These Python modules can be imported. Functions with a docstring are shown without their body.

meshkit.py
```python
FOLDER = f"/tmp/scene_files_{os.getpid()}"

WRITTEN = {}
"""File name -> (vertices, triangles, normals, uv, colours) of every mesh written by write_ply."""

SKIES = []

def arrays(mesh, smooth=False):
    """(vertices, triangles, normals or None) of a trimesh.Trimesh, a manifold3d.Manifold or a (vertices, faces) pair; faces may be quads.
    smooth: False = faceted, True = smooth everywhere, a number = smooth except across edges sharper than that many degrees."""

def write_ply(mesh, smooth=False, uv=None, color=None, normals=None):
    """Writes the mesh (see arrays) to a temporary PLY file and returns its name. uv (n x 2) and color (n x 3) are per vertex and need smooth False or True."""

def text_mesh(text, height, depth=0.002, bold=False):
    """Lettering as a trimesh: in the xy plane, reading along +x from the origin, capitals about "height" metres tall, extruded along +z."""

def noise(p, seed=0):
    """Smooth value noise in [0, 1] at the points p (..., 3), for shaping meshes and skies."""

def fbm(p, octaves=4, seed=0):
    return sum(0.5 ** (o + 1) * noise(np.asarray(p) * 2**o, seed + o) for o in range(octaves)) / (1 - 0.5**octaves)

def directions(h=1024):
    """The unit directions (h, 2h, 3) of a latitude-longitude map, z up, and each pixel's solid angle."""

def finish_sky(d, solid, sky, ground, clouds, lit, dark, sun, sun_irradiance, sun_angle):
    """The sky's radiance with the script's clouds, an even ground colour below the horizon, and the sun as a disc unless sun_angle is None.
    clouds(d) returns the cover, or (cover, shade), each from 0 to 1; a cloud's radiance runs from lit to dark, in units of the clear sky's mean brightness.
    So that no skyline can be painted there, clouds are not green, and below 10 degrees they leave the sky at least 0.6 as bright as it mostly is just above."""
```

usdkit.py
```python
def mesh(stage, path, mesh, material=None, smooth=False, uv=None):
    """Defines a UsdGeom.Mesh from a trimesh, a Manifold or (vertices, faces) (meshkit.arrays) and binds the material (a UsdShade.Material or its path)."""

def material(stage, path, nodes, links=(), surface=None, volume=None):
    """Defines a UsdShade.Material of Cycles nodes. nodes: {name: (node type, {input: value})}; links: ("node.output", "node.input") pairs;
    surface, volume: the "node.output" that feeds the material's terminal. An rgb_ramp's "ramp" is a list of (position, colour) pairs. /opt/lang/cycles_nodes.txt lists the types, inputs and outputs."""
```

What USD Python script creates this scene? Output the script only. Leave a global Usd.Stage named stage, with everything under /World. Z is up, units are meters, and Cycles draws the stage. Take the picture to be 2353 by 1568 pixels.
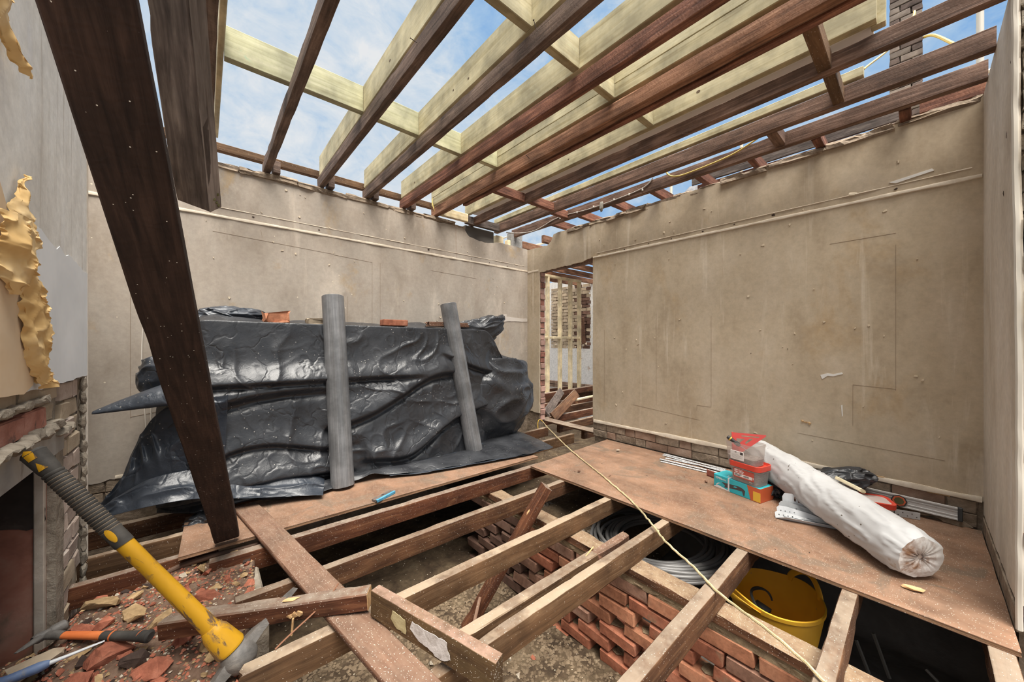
import math, random
import numpy as np, trimesh, manifold3d as m3
import shapely.geometry as sg
from shapely.ops import unary_union
from pxr import Usd, UsdGeom, UsdLux, UsdShade, Gf, Sdf
import usdkit, meshkit

stage = Usd.Stage.CreateInMemory()
UsdGeom.SetStageUpAxis(stage, 'Z'); UsdGeom.SetStageMetersPerUnit(stage, 1.0)
UsdGeom.Xform.Define(stage, '/World'); UsdGeom.Scope.Define(stage, '/World/Looks')
MAT = usdkit.material
V = np.array

# ------------------------------------------------------------------ camera, sky, sun, exposure
EXPOSURE = 0.80
SKY = 0.49
SUN = 3.6
cam = UsdGeom.Camera.Define(stage, '/World/camera')
cam.CreateHorizontalApertureAttr(36.0); cam.CreateVerticalApertureAttr(24.0)
cam.CreateFocalLengthAttr(12.454); cam.CreateClippingRangeAttr((0.05, 500.0))
cam.CreateExposureAttr(EXPOSURE)
_a = math.radians(49.0)
_F = V([math.cos(_a), math.sin(_a), 0]); _R = V([math.sin(_a), -math.cos(_a), 0])
cam.AddTransformOp().Set(Gf.Matrix4d(*_R, 0, 0, 0, 1, 0, *(-_F), 0, 0, 0, 1.08, 1))

sky_mat = MAT(stage, '/World/Looks/sky_clouds', {
    "tc": ("texture_coordinate", {}),
    "mp": ("mapping", {"scale": (1.6, 1.6, 2.6), "location": (0.35, 0.2, 0.1)}),
    "n1": ("noise_texture", {"scale": 1.7, "detail": 7.0, "roughness": 0.62, "distortion": 0.5}),
    "n2": ("noise_texture", {"scale": 7.5, "detail": 6.0, "roughness": 0.65, "distortion": 0.8}),
    "mx": ("mix_float", {"fac": 0.32}),
    "sx": ("separate_xyz", {}),
    "g": ("math", {"math_type": "multiply_add", "value2": -0.16, "value3": 0.03}),
    "ad": ("math", {"math_type": "add"}),
    "zr": ("map_range", {"from_min": 0.0, "from_max": 0.75, "to_min": 0.13, "to_max": 0.0, "clamp": True}),
    "ad2": ("math", {"math_type": "add"}),
    "r": ("rgb_ramp", {"ramp": [(0.30, (0.21, 0.46, 0.86)), (0.44, (0.42, 0.63, 0.90)), (0.54, (0.68, 0.80, 0.93)), (0.66, (0.94, 0.96, 0.98))]}),
    "b": ("background_shader", {"strength": SKY})},
    [("tc.generated", "mp.vector"), ("mp.vector", "n1.vector"), ("mp.vector", "n2.vector"), ("n1.fac", "mx.a"), ("n2.fac", "mx.b"),
     ("tc.generated", "sx.vector"), ("sx.x", "g.value1"), ("mx.result", "ad.value1"), ("g.value", "ad.value2"),
     ("sx.z", "zr.value"), ("ad.value", "ad2.value1"), ("zr.result", "ad2.value2"), ("ad2.value", "r.fac"), ("r.color", "b.color")],
    surface="b.background")
dome = UsdLux.DomeLight.Define(stage, '/World/sky'); dome.CreateIntensityAttr(1.0)
UsdShade.MaterialBindingAPI.Apply(dome.GetPrim()).Bind(sky_mat)
# hazy sun behind thin cloud, high and behind the camera
sun = UsdLux.DistantLight.Define(stage, '/World/sun')
sun.CreateIntensityAttr(SUN); sun.CreateAngleAttr(45.0); sun.CreateColorAttr(Gf.Vec3f(1.0, 0.95, 0.87))
def look_matrix(d):                      # a light shines along its -z
    z = -V(d, float) / np.linalg.norm(d); x = np.cross([0, 0, 1.0], z); x /= np.linalg.norm(x); y = np.cross(z, x)
    return Gf.Matrix4d(*x, 0, *y, 0, *z, 0, 0, 0, 0, 1)
sun.AddTransformOp().Set(look_matrix((0.10, 0.28, -1.0)))

# ------------------------------------------------------------------ naming helpers
_count = {}
def numbered(parent, name):
    k = (parent, name); n = _count.get(k, 0); _count[k] = n + 1
    return f'{parent}/{name}' if n == 0 else f'{parent}/{name}_{n:03d}'
def tag(prim, label=None, cat=None, group=None, kind=None):
    for k, v in (('label', label), ('category', cat), ('group', group), ('kind', kind)):
        if v: prim.SetCustomDataByKey(k, v)
def frame(x, up=(0, 0, 1)):
    x = V(x, float); x /= np.linalg.norm(x); up = V(up, float)
    y = np.cross(up, x); y /= np.linalg.norm(y); z = np.cross(x, y)
    return np.stack([x, y, z])           # rows
def setx(prim, o=(0, 0, 0), x=(1, 0, 0), up=(0, 0, 1)):
    f = frame(x, up)
    UsdGeom.Xformable(prim).AddTransformOp().Set(Gf.Matrix4d(*f[0], 0, *f[1], 0, *f[2], 0, *map(float, o), 1))
def thing(name, label, cat, o=(0, 0, 0), x=(1, 0, 0), up=(0, 0, 1), group=None, kind=None):
    p = UsdGeom.Xform.Define(stage, numbered('/World', name)).GetPrim()
    setx(p, o, x, up); tag(p, label, cat, group, kind); return p
def part(parent, name, mesh, mat, smooth=30, o=None, x=(1, 0, 0), up=(0, 0, 1), label=None, kind=None):
    m = usdkit.mesh(stage, numbered(str(parent.GetPath()), name), mesh, mat, smooth=smooth).GetPrim()
    if o is not None: setx(m, o, x, up)
    tag(m, label, None, None, kind); return m
def single(name, mesh, mat, label, cat, o=(0, 0, 0), x=(1, 0, 0), up=(0, 0, 1), group=None, smooth=30, kind=None):
    m = usdkit.mesh(stage, numbered('/World', name), mesh, mat, smooth=smooth).GetPrim()
    setx(m, o, x, up); tag(m, label, cat, group, kind); return m
def struct(name, mesh=None, mat=None, smooth=30):
    if mesh is None:
        p = UsdGeom.Xform.Define(stage, '/World/' + name).GetPrim()
    else:
        p = usdkit.mesh(stage, '/World/' + name, mesh, mat, smooth=smooth).GetPrim()
    tag(p, None, None, None, 'structure'); return p

# ------------------------------------------------------------------ mesh helpers
def cat(*ms): return trimesh.util.concatenate([m for m in ms])
def moved(m, o=(0, 0, 0), x=(1, 0, 0), up=(0, 0, 1)):
    f = frame(x, up); T = np.eye(4); T[:3, :3] = f.T; T[:3, 3] = o
    m = m.copy(); m.apply_transform(T); return m
def cbox(a, b, c=0.003):                 # chamfered box between two corners
    a, b = np.minimum(a, b).astype(float), np.maximum(a, b).astype(float); c = min(c, (b - a).min() * 0.3)
    pts = []
    for sx in (0, 1):
        for sy in (0, 1):
            for sz in (0, 1):
                p = V([(a, b)[s][i] for i, s in enumerate((sx, sy, sz))]); sgn = V([1 - 2 * sx, 1 - 2 * sy, 1 - 2 * sz])
                for k in range(3):
                    q = p + sgn * c; q[k] = p[k]; pts.append(q)
    return trimesh.convex.convex_hull(V(pts))
def grid(nu, nv, fn):                    # fn(u, v arrays in 0..1) -> (..., 3)
    u, v = np.meshgrid(np.linspace(0, 1, nu), np.linspace(0, 1, nv), indexing='ij')
    P = fn(u, v).reshape(-1, 3); i, j = np.meshgrid(np.arange(nu - 1), np.arange(nv - 1), indexing='ij')
    a = (i * nv + j).ravel(); q = np.stack([a, a + nv, a + nv + 1, a + 1], 1)
    return trimesh.Trimesh(P, np.vstack([q[:, [0, 1, 2]], q[:, [0, 2, 3]]]), process=False)
def sheet(m, th):                        # gives an open sheet a thickness
    m = m.copy(); n = m.vertex_normals; k = len(m.vertices)
    e = m.edges_sorted; uniq, inv, cnt = np.unique(e, axis=0, return_inverse=True, return_counts=True)
    b = m.edges[cnt[inv.ravel()] == 1]
    side = np.vstack([np.stack([b[:, 1], b[:, 0], b[:, 0] + k], 1), np.stack([b[:, 1], b[:, 0] + k, b[:, 1] + k], 1)])
    return trimesh.Trimesh(np.vstack([m.vertices, m.vertices - n * th]), np.vstack([m.faces, m.faces[:, ::-1] + k, side]), process=False)
def ring_sweep(centers, rings, close=False, caps=True):   # rings: (n, k, 3)
    R = np.asarray(rings, float); n, k = R.shape[:2]; f = []
    for i in range(n - 1 + (1 if close else 0)):
        a, b = i * k, ((i + 1) % n) * k
        for j in range(k):
            j2 = (j + 1) % k; f += [[a + j, a + j2, b + j2], [a + j, b + j2, b + j]]
    P = R.reshape(-1, 3)
    if caps and not close:
        P = np.vstack([P, R[0].mean(0), R[-1].mean(0)])
        for j in range(k):
            j2 = (j + 1) % k; f += [[n * k, j2, j], [n * k + 1, (n - 1) * k + j, (n - 1) * k + j2]]
    return trimesh.Trimesh(P, f, process=False)
def tube(pts, r, sides=8, close=False):
    p = np.asarray(pts, float); r = np.broadcast_to(r, (len(p),))
    t = np.gradient(p, axis=0) if not close else np.roll(p, -1, 0) - np.roll(p, 1, 0)
    t /= np.linalg.norm(t, axis=1, keepdims=True) + 1e-12
    ref = V([0, 0, 1.0]) if abs(t[:, 2]).mean() < 0.8 else V([1.0, 0, 0])
    a = np.cross(t, ref); a /= np.linalg.norm(a, axis=1, keepdims=True) + 1e-12; b = np.cross(t, a)
    g = -np.arange(sides) * 2 * np.pi / sides
    R = p[:, None] + r[:, None, None] * (np.cos(g)[None, :, None] * a[:, None] + np.sin(g)[None, :, None] * b[:, None])
    return ring_sweep(p, R, close)
def spline(pts, n):
    from scipy.interpolate import CubicSpline
    p = np.asarray(pts, float); s = np.r_[0, np.cumsum(np.linalg.norm(np.diff(p, axis=0), axis=1))]
    return CubicSpline(s, p)(np.linspace(0, s[-1], n))
def timber(L, w, h, seed=0, amp=0.0012, c=0.004, step=0.07, rag=0.0, nick=0.0, prof=None):
    """A length of timber along +x from 0 to L, centred in y and z, edges eased and sawn unevenly; rag: ragged ends."""
    n = max(3, int(L / step) + 2); xs = np.linspace(0, L, n)
    a, b = w / 2, h / 2
    q = [(-a, -b + c), (-a, 0), (-a, b - c), (-a + c, b), (0, b), (a - c, b), (a, b - c), (a, 0), (a, -b + c), (a - c, -b), (0, -b), (-a + c, -b)]
    q = V(q)[::-1]
    R = np.zeros((n, len(q), 3)); R[..., 0] = xs[:, None]; R[..., 1:] = q[None]
    s = V([seed * 7.31, seed * 3.17, seed * 1.7])
    d = np.stack([meshkit.noise(R * V([6, 60, 60]) + s + 11 * k, seed + k) - 0.5 for k in range(2)], -1)
    R[..., 1:] += d * 2 * amp
    bow = (meshkit.noise(np.stack([xs * 0.7 + seed, xs * 0, xs * 0], -1), seed + 5) - 0.5) * amp * 2
    R[..., 1] += bow[:, None]
    if nick:
        nk = np.clip(meshkit.noise(R * V([11, 90, 90]) + s + 3, seed + 9) - 0.62, 0, 1) * nick * 1.2
        R[..., 1] -= np.sign(q[None, :, 0]) * nk * (np.abs(q[None, :, 0]) > a * 0.6); R[..., 2] -= nk * 0.6 * (q[None, :, 1] > b * 0.6)
    if rag:
        rg = np.random.RandomState(seed + 3)
        R[0, :, 0] += rg.uniform(0, rag, len(q)); R[-1, :, 0] -= rg.uniform(0, rag, len(q))
    if prof is not None: R[..., 1:] *= prof(xs)[:, None, None]
    return ring_sweep(xs, R)
def beam_frame(p0, p1): 
    p0, p1 = V(p0, float), V(p1, float); return p0, p1 - p0, float(np.linalg.norm(p1 - p0))
def poly_slab(poly, th, axis, off, sign=1):
    """Extrudes a shapely polygon. axis 'x': polygon in (y, z), slab from x=off to off+sign*th; 'y': polygon in (x, z)."""
    ms = []
    for g in getattr(poly, 'geoms', [poly]):
        if g.is_empty or g.area < 1e-6: continue
        m = trimesh.creation.extrude_polygon(g, th, engine='earcut'); v = m.vertices.copy()
        if axis == 'x': P = np.stack([off + sign * v[:, 2], v[:, 0], v[:, 1]], 1)
        elif axis == 'y': P = np.stack([v[:, 0], off + sign * v[:, 2], v[:, 1]], 1)
        else: P = np.stack([v[:, 0], v[:, 1], off + sign * v[:, 2]], 1)
        m = trimesh.Trimesh(P, m.faces, process=False); 
        if m.volume < 0: m.invert()
        ms.append(m)
    return cat(*ms)
def ragged(pts, step, amp, seed):
    """An open polyline resampled every step with sideways jitter."""
    p = np.asarray(pts, float); out = []; rs = np.random.RandomState(seed)
    for a, b in zip(p[:-1], p[1:]):
        L = np.linalg.norm(b - a); n = max(1, int(L / step)); t = np.arange(n) / n; nrm = V([-(b - a)[1], (b - a)[0]]) / L
        j = rs.uniform(-1, 1, n) * amp; j[0] *= 0.3
        out.append(a + t[:, None] * (b - a) + nrm * j[:, None])
    return np.vstack(out + [p[-1:]])
def stone(size, seed, n=14, flat=1.0):
    rs = np.random.RandomState(seed); p = rs.normal(size=(n, 3)); p /= np.linalg.norm(p, axis=1, keepdims=True)
    p *= rs.uniform(0.72, 1.0, (n, 1)); p = p * V(size) * V([1, 1, flat]) / 2
    return trimesh.convex.convex_hull(p)
def brick_mesh(L, h, d, seed, amp=0.004, c=0.005):
    rs = np.random.RandomState(seed); m = cbox((0, 0, 0), (L, d, h), c); m.vertices = m.vertices + rs.uniform(-amp, amp, m.vertices.shape) * 0.5
    return m
def catmull(prim): prim.GetAttribute('subdivisionScheme').Set('catmullClark')

# ------------------------------------------------------------------ materials
def wood(name, ramp, sc=(1.3, 20, 20), dust=None, dust_amt=0.0, pale=None, pale_amt=0.0, stain=None, rough=0.75, saw=0.0, bump=0.35, speck=0.0, spec=0.3):
    N = {"tc": ("texture_coordinate", {}), "oi": ("object_info", {}),
         "off": ("vector_math", {"math_type": "scale", "vector1": (13.0, 7.0, 5.0)}),
         "add": ("vector_math", {"math_type": "add"}),
         "mp": ("mapping", {"scale": sc}),
         "n1": ("noise_texture", {"scale": 2.6, "detail": 7.0, "roughness": 0.62, "distortion": 0.6}),
         "r1": ("rgb_ramp", {"ramp": ramp}),
         "n2": ("noise_texture", {"scale": 5.0, "detail": 5.0, "roughness": 0.6}),
         "r2": ("map_range", {"from_min": 0.38, "from_max": 0.66, "to_min": 0.55, "to_max": 1.25, "clamp": True}),
         "mul": ("mix_color", {"blend_type": "multiply", "fac": 0.8}),
         "cc": ("combine_color", {}),
         "bp": ("bump", {"strength": bump, "distance": 0.004}),
         "p": ("principled_bsdf", {"roughness": rough, "specular_ior_level": spec})}
    Lk = [("oi.random", "off.scale"), ("tc.object", "add.vector1"), ("off.vector", "add.vector2"), ("add.vector", "mp.vector"), ("mp.vector", "n1.vector"),
          ("n1.fac", "r1.fac"), ("add.vector", "n2.vector"), ("n2.fac", "r2.value"), ("r1.color", "mul.a"),
          ("r2.result", "cc.r"), ("r2.result", "cc.g"), ("r2.result", "cc.b"), ("cc.color", "mul.b")]
    col, h = "mul.result", "n1.fac"
    if saw:
        N["wv"] = ("wave_texture", {"scale": 17.0, "distortion": 9.0, "detail": 4.0, "detail_scale": 2.2, "bands_direction": "x"})
        N["sm"] = ("mix_float", {"fac": saw}); Lk += [("add.vector", "wv.vector"), ("n1.fac", "sm.a"), ("wv.fac", "sm.b")]; h = "sm.result"
        N["sw"] = ("map_range", {"from_min": 0.2, "from_max": 0.8, "to_min": 1.0 - saw, "to_max": 1.0 + saw * 0.6})
        N["sc"] = ("combine_color", {}); N["smul"] = ("mix_color", {"blend_type": "multiply", "fac": 1.0})
        Lk += [("sm.result", "sw.value"), ("sw.result", "sc.r"), ("sw.result", "sc.g"), ("sw.result", "sc.b"), (col, "smul.a"), ("sc.color", "smul.b")]; col = "smul.result"
    if stain:
        N["n4"] = ("noise_texture", {"scale": 3.2, "detail": 6.0, "roughness": 0.7, "distortion": 1.0}); N["r4"] = ("map_range", {"from_min": stain[1], "from_max": stain[1] + 0.08, "clamp": True})
        N["m4"] = ("mix_color", {"b": stain[0]}); Lk += [("add.vector", "n4.vector"), ("n4.fac", "r4.value"), ("r4.result", "m4.fac"), (col, "m4.a")]; col = "m4.result"
    if dust or pale:
        N["ge"] = ("geometry", {}); N["sx"] = ("separate_xyz", {}); N["up"] = ("map_range", {"from_min": 0.55, "from_max": 0.9, "clamp": True})
        Lk += [("ge.normal", "sx.vector"), ("sx.z", "up.value")]
    if dust:
        N["n3"] = ("noise_texture", {"scale": 22.0, "detail": 6.0, "roughness": 0.7}); N["r3"] = ("map_range", {"from_min": 0.33, "from_max": 0.62, "to_min": dust_amt * 0.35, "to_max": dust_amt, "clamp": True})
        N["dm"] = ("math", {"math_type": "multiply"}); N["m3"] = ("mix_color", {"b": dust})
        Lk += [("add.vector", "n3.vector"), ("n3.fac", "r3.value"), ("r3.result", "dm.value1"), ("up.result", "dm.value2"), ("dm.value", "m3.fac"), (col, "m3.a")]; col = "m3.result"
    if pale:
        N["n5"] = ("noise_texture", {"scale": 2.2, "detail": 5.0, "roughness": 0.65}); N["r5"] = ("map_range", {"from_min": 0.47, "from_max": 0.53, "to_max": pale_amt, "clamp": True})
        N["pm"] = ("math", {"math_type": "multiply"}); N["m5"] = ("mix_color", {"b": pale})
        Lk += [("add.vector", "n5.vector"), ("n5.fac", "r5.value"), ("r5.result", "pm.value1"), ("up.result", "pm.value2"), ("pm.value", "m5.fac"), (col, "m5.a")]; col = "m5.result"
    if speck:
        N["vo"] = ("voronoi_texture", {"scale": 270.0}); N["vc"] = ("separate_color", {})
        N["vg"] = ("math", {"math_type": "less_than", "value2": speck}); N["vd"] = ("math", {"math_type": "less_than", "value2": 0.32}); N["vm"] = ("math", {"math_type": "multiply"})
        N["m6"] = ("mix_color", {"b": (0.72, 0.68, 0.6)})
        Lk += [("add.vector", "vo.vector"), ("vo.color", "vc.color"), ("vc.r", "vg.value1"), ("vo.distance", "vd.value1"), ("vg.value", "vm.value1"), ("vd.value", "vm.value2"), ("vm.value", "m6.fac"), (col, "m6.a")]; col = "m6.result"
    Lk += [(h, "bp.height"), ("bp.normal", "p.normal"), (col, "p.base_color")]
    return MAT(stage, '/World/Looks/' + name, N, Lk, surface="p.BSDF")

def earthy(name, ramp, scale=6.0, detail=7.0, rough=0.9, bump=0.5, dist=0.01, stretch=(1, 1, 1), coord="object", blot=None, speck=None, spec=0.25, rnd=0.0, distort=0.3, fine=0.0, fscale=30.0):
    N = {"tc": ("texture_coordinate", {}), "ge": ("geometry", {}), "mp": ("mapping", {"scale": stretch}), "n": ("noise_texture", {"scale": scale, "detail": detail, "roughness": 0.62, "distortion": distort}),
         "r": ("rgb_ramp", {"ramp": ramp}), "bp": ("bump", {"strength": bump, "distance": dist}), "p": ("principled_bsdf", {"roughness": rough, "specular_ior_level": spec})}
    src = "tc.object" if coord == "object" else "ge.position"
    Lk = [(src, "mp.vector"), ("mp.vector", "n.vector"), ("n.fac", "r.fac"), ("n.fac", "bp.height"), ("bp.normal", "p.normal")]
    col = "r.color"
    for i, (c, s, lo, hi, st) in enumerate(blot or []):
        N[f"bm{i}"] = ("mapping", {"scale": st, "location": (3.7 * i, 1.3, 2.1)}); N[f"bn{i}"] = ("noise_texture", {"scale": s, "detail": 6.0, "roughness": 0.65, "distortion": 0.5})
        N[f"br{i}"] = ("map_range", {"from_min": lo, "from_max": hi, "clamp": True}); N[f"bx{i}"] = ("mix_color", {"b": c})
        Lk += [(src, f"bm{i}.vector"), (f"bm{i}.vector", f"bn{i}.vector"), (f"bn{i}.fac", f"br{i}.value"), (f"br{i}.result", f"bx{i}.fac"), (col, f"bx{i}.a")]; col = f"bx{i}.result"
    if speck:
        c, s, frac, size = speck
        N["vo"] = ("voronoi_texture", {"scale": s}); N["vc"] = ("separate_color", {}); N["vg"] = ("math", {"math_type": "less_than", "value2": frac})
        N["vd"] = ("math", {"math_type": "less_than", "value2": size}); N["vm"] = ("math", {"math_type": "multiply"}); N["m6"] = ("mix_color", {"b": c})
        Lk += [(src, "vo.vector"), ("vo.color", "vc.color"), ("vc.r", "vg.value1"), ("vo.distance", "vd.value1"), ("vg.value", "vm.value1"), ("vd.value", "vm.value2"), ("vm.value", "m6.fac"), (col, "m6.a")]; col = "m6.result"
    if fine:
        N["fn"] = ("noise_texture", {"scale": fscale, "detail": 9.0, "roughness": 0.72}); N["fr"] = ("map_range", {"from_min": 0.3, "from_max": 0.7, "to_min": 1 - fine, "to_max": 1 + fine}); N["fc"] = ("combine_color", {}); N["fx"] = ("mix_color", {"blend_type": "multiply", "fac": 1.0, "use_clamp": False})
        Lk += [(src, "fn.vector"), ("fn.fac", "fr.value"), ("fr.result", "fc.r"), ("fr.result", "fc.g"), ("fr.result", "fc.b"), (col, "fx.a"), ("fc.color", "fx.b")]; col = "fx.result"
    if rnd:
        N["oi"] = ("object_info", {}); N["rr"] = ("map_range", {"to_min": 1 - rnd, "to_max": 1 + rnd}); N["rc"] = ("combine_color", {}); N["rx"] = ("mix_color", {"blend_type": "multiply", "fac": 1.0})
        Lk += [("oi.random", "rr.value"), ("rr.result", "rc.r"), ("rr.result", "rc.g"), ("rr.result", "rc.b"), (col, "rx.a"), ("rc.color", "rx.b")]; col = "rx.result"
    Lk.append((col, "p.base_color"))
    return MAT(stage, '/World/Looks/' + name, N, Lk, surface="p.BSDF")
def plain(name, c, rough=0.5, metal=0.0, spec=0.5, **kw):
    return MAT(stage, '/World/Looks/' + name, {"p": ("principled_bsdf", {"base_color": c, "roughness": rough, "metallic": metal, "specular_ior_level": spec, **kw})}, [], surface="p.BSDF")

DUST = (0.33, 0.27, 0.21)
W = dict(
    ceil_grey=wood('old_joist_greybrown', [(0.25, (0.056, 0.037, 0.029)), (0.5, (0.155, 0.102, 0.078)), (0.75, (0.271, 0.192, 0.148))], saw=0.16, bump=0.6),
    ceil_red=wood('old_joist_redbrown', [(0.25, (0.067, 0.029, 0.020)), (0.5, (0.202, 0.083, 0.052)), (0.75, (0.390, 0.181, 0.108))], saw=0.2, bump=0.6),
    ceil_orange=wood('old_joist_orange', [(0.25, (0.09, 0.04, 0.022)), (0.5, (0.26, 0.125, 0.07)), (0.75, (0.42, 0.23, 0.14))], saw=0.16, bump=0.6),
    ceil_soot=wood('old_joist_sooty', [(0.25, (0.064, 0.036, 0.026)), (0.5, (0.174, 0.100, 0.069)), (0.75, (0.321, 0.206, 0.155))], saw=0.12, bump=0.7, stain=((0.33, 0.29, 0.26), 0.66)),
    new=wood('treated_timber', [(0.25, (0.396, 0.327, 0.172)), (0.5, (0.550, 0.482, 0.301)), (0.75, (0.619, 0.568, 0.387))], sc=(0.5, 16, 16), rough=0.6, bump=0.12, stain=((0.5, 0.53, 0.33), 0.66)),
    newgreen=wood('treated_timber_green', [(0.25, (0.324, 0.297, 0.162)), (0.5, (0.486, 0.468, 0.288)), (0.75, (0.594, 0.558, 0.378))], sc=(0.5, 16, 16), rough=0.6, bump=0.12, stain=((0.36, 0.46, 0.3), 0.6)),
    stud=wood('clean_stud', [(0.25, (0.62, 0.48, 0.27)), (0.5, (0.78, 0.65, 0.42)), (0.75, (0.84, 0.73, 0.52))], sc=(0.5, 16, 16), rough=0.6, bump=0.1),
    floor=wood('floor_joist', [(0.2, (0.035, 0.015, 0.008)), (0.5, (0.109, 0.048, 0.022)), (0.8, (0.230, 0.122, 0.058))], dust=(0.22, 0.17, 0.125), dust_amt=0.9, pale=(0.33, 0.26, 0.19), pale_amt=0.45, bump=0.4, speck=0.05),
    floor_red=wood('floor_joist_red', [(0.2, (0.036, 0.011, 0.006)), (0.5, (0.104, 0.036, 0.016)), (0.8, (0.240, 0.104, 0.048))], dust=(0.25, 0.20, 0.155), dust_amt=0.95, bump=0.4, stain=((0.28, 0.14, 0.065), 0.62), speck=0.05),
    floor_tan=wood('floor_joist_tan', [(0.2, (0.052, 0.026, 0.012)), (0.5, (0.140, 0.073, 0.034)), (0.8, (0.238, 0.145, 0.078))], dust=(0.25, 0.195, 0.145), dust_amt=0.8, pale=(0.40, 0.31, 0.215), pale_amt=0.65, bump=0.4, speck=0.03),
    dark=wood('dark_plank', [(0.25, (0.014, 0.007, 0.005)), (0.5, (0.038, 0.020, 0.014)), (0.8, (0.080, 0.044, 0.031))], sc=(2.5, 30, 30), bump=0.7, saw=0.12, speck=0.008),
    darkgrey=wood('dark_grey_beam', [(0.2, (0.035, 0.026, 0.022)), (0.5, (0.12, 0.092, 0.078)), (0.8, (0.26, 0.21, 0.175))], sc=(2.5, 24, 24), bump=0.7),
    board=wood('loose_board', [(0.2, (0.063, 0.026, 0.014)), (0.5, (0.158, 0.076, 0.045)), (0.8, (0.242, 0.137, 0.089))], dust=(0.25, 0.17, 0.12), dust_amt=0.55, bump=0.3, speck=0.14),
    painted=wood('painted_offcut', [(0.2, (0.045, 0.022, 0.009)), (0.5, (0.113, 0.063, 0.027)), (0.8, (0.162, 0.104, 0.045))], dust=(0.36, 0.23, 0.17), dust_amt=0.8, bump=0.5, speck=0.1, stain=((0.5, 0.44, 0.38), 0.6)),
    ply=wood('plywood', [(0.25, (0.132, 0.062, 0.035)), (0.5, (0.242, 0.128, 0.075)), (0.75, (0.326, 0.194, 0.128))], sc=(3.0, 0.8, 8), rough=0.7, bump=0.12, stain=((0.14, 0.095, 0.065), 0.54), dust=(0.26, 0.175, 0.12), dust_amt=0.4, speck=0.1),
    plyedge=wood('plywood_edge', [(0.3, (0.10, 0.045, 0.025)), (0.5, (0.35, 0.2, 0.11)), (0.7, (0.5, 0.3, 0.18))], sc=(0.6, 2, 190), bump=0.4),
    splinter=wood('fresh_splinter', [(0.25, (0.4, 0.2, 0.08)), (0.5, (0.62, 0.38, 0.18)), (0.75, (0.75, 0.52, 0.3))], bump=0.5),
    plate=wood('sleeper_plate', [(0.2, (0.048, 0.020, 0.011)), (0.5, (0.128, 0.056, 0.028)), (0.8, (0.256, 0.128, 0.064))], dust=(0.28, 0.20, 0.125), dust_amt=1.0, bump=0.5, speck=0.12),
)
PLASTER_BACK = earthy('plaster_back', [(0.25, (0.317, 0.261, 0.207)), (0.5, (0.424, 0.364, 0.304)), (0.75, (0.475, 0.422, 0.362))], scale=3.5, bump=0.12, dist=0.006, fine=0.11, fscale=26.0, coord="pos", stretch=(1, 1, 0.55),
    blot=[((0.44, 0.31, 0.17), 2.6, 0.60, 0.76, (1, 1, 0.8)), ((0.37, 0.295, 0.235), 5.0, 0.62, 0.78, (2.4, 2.4, 0.18)), ((0.62, 0.54, 0.45), 2.1, 0.56, 0.74, (1.5, 1.5, 0.4)), ((0.34, 0.24, 0.15), 26.0, 0.72, 0.78, (1, 1, 1))],
    speck=((0.72, 0.64, 0.5), 18.0, 0.1, 0.09))
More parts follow.
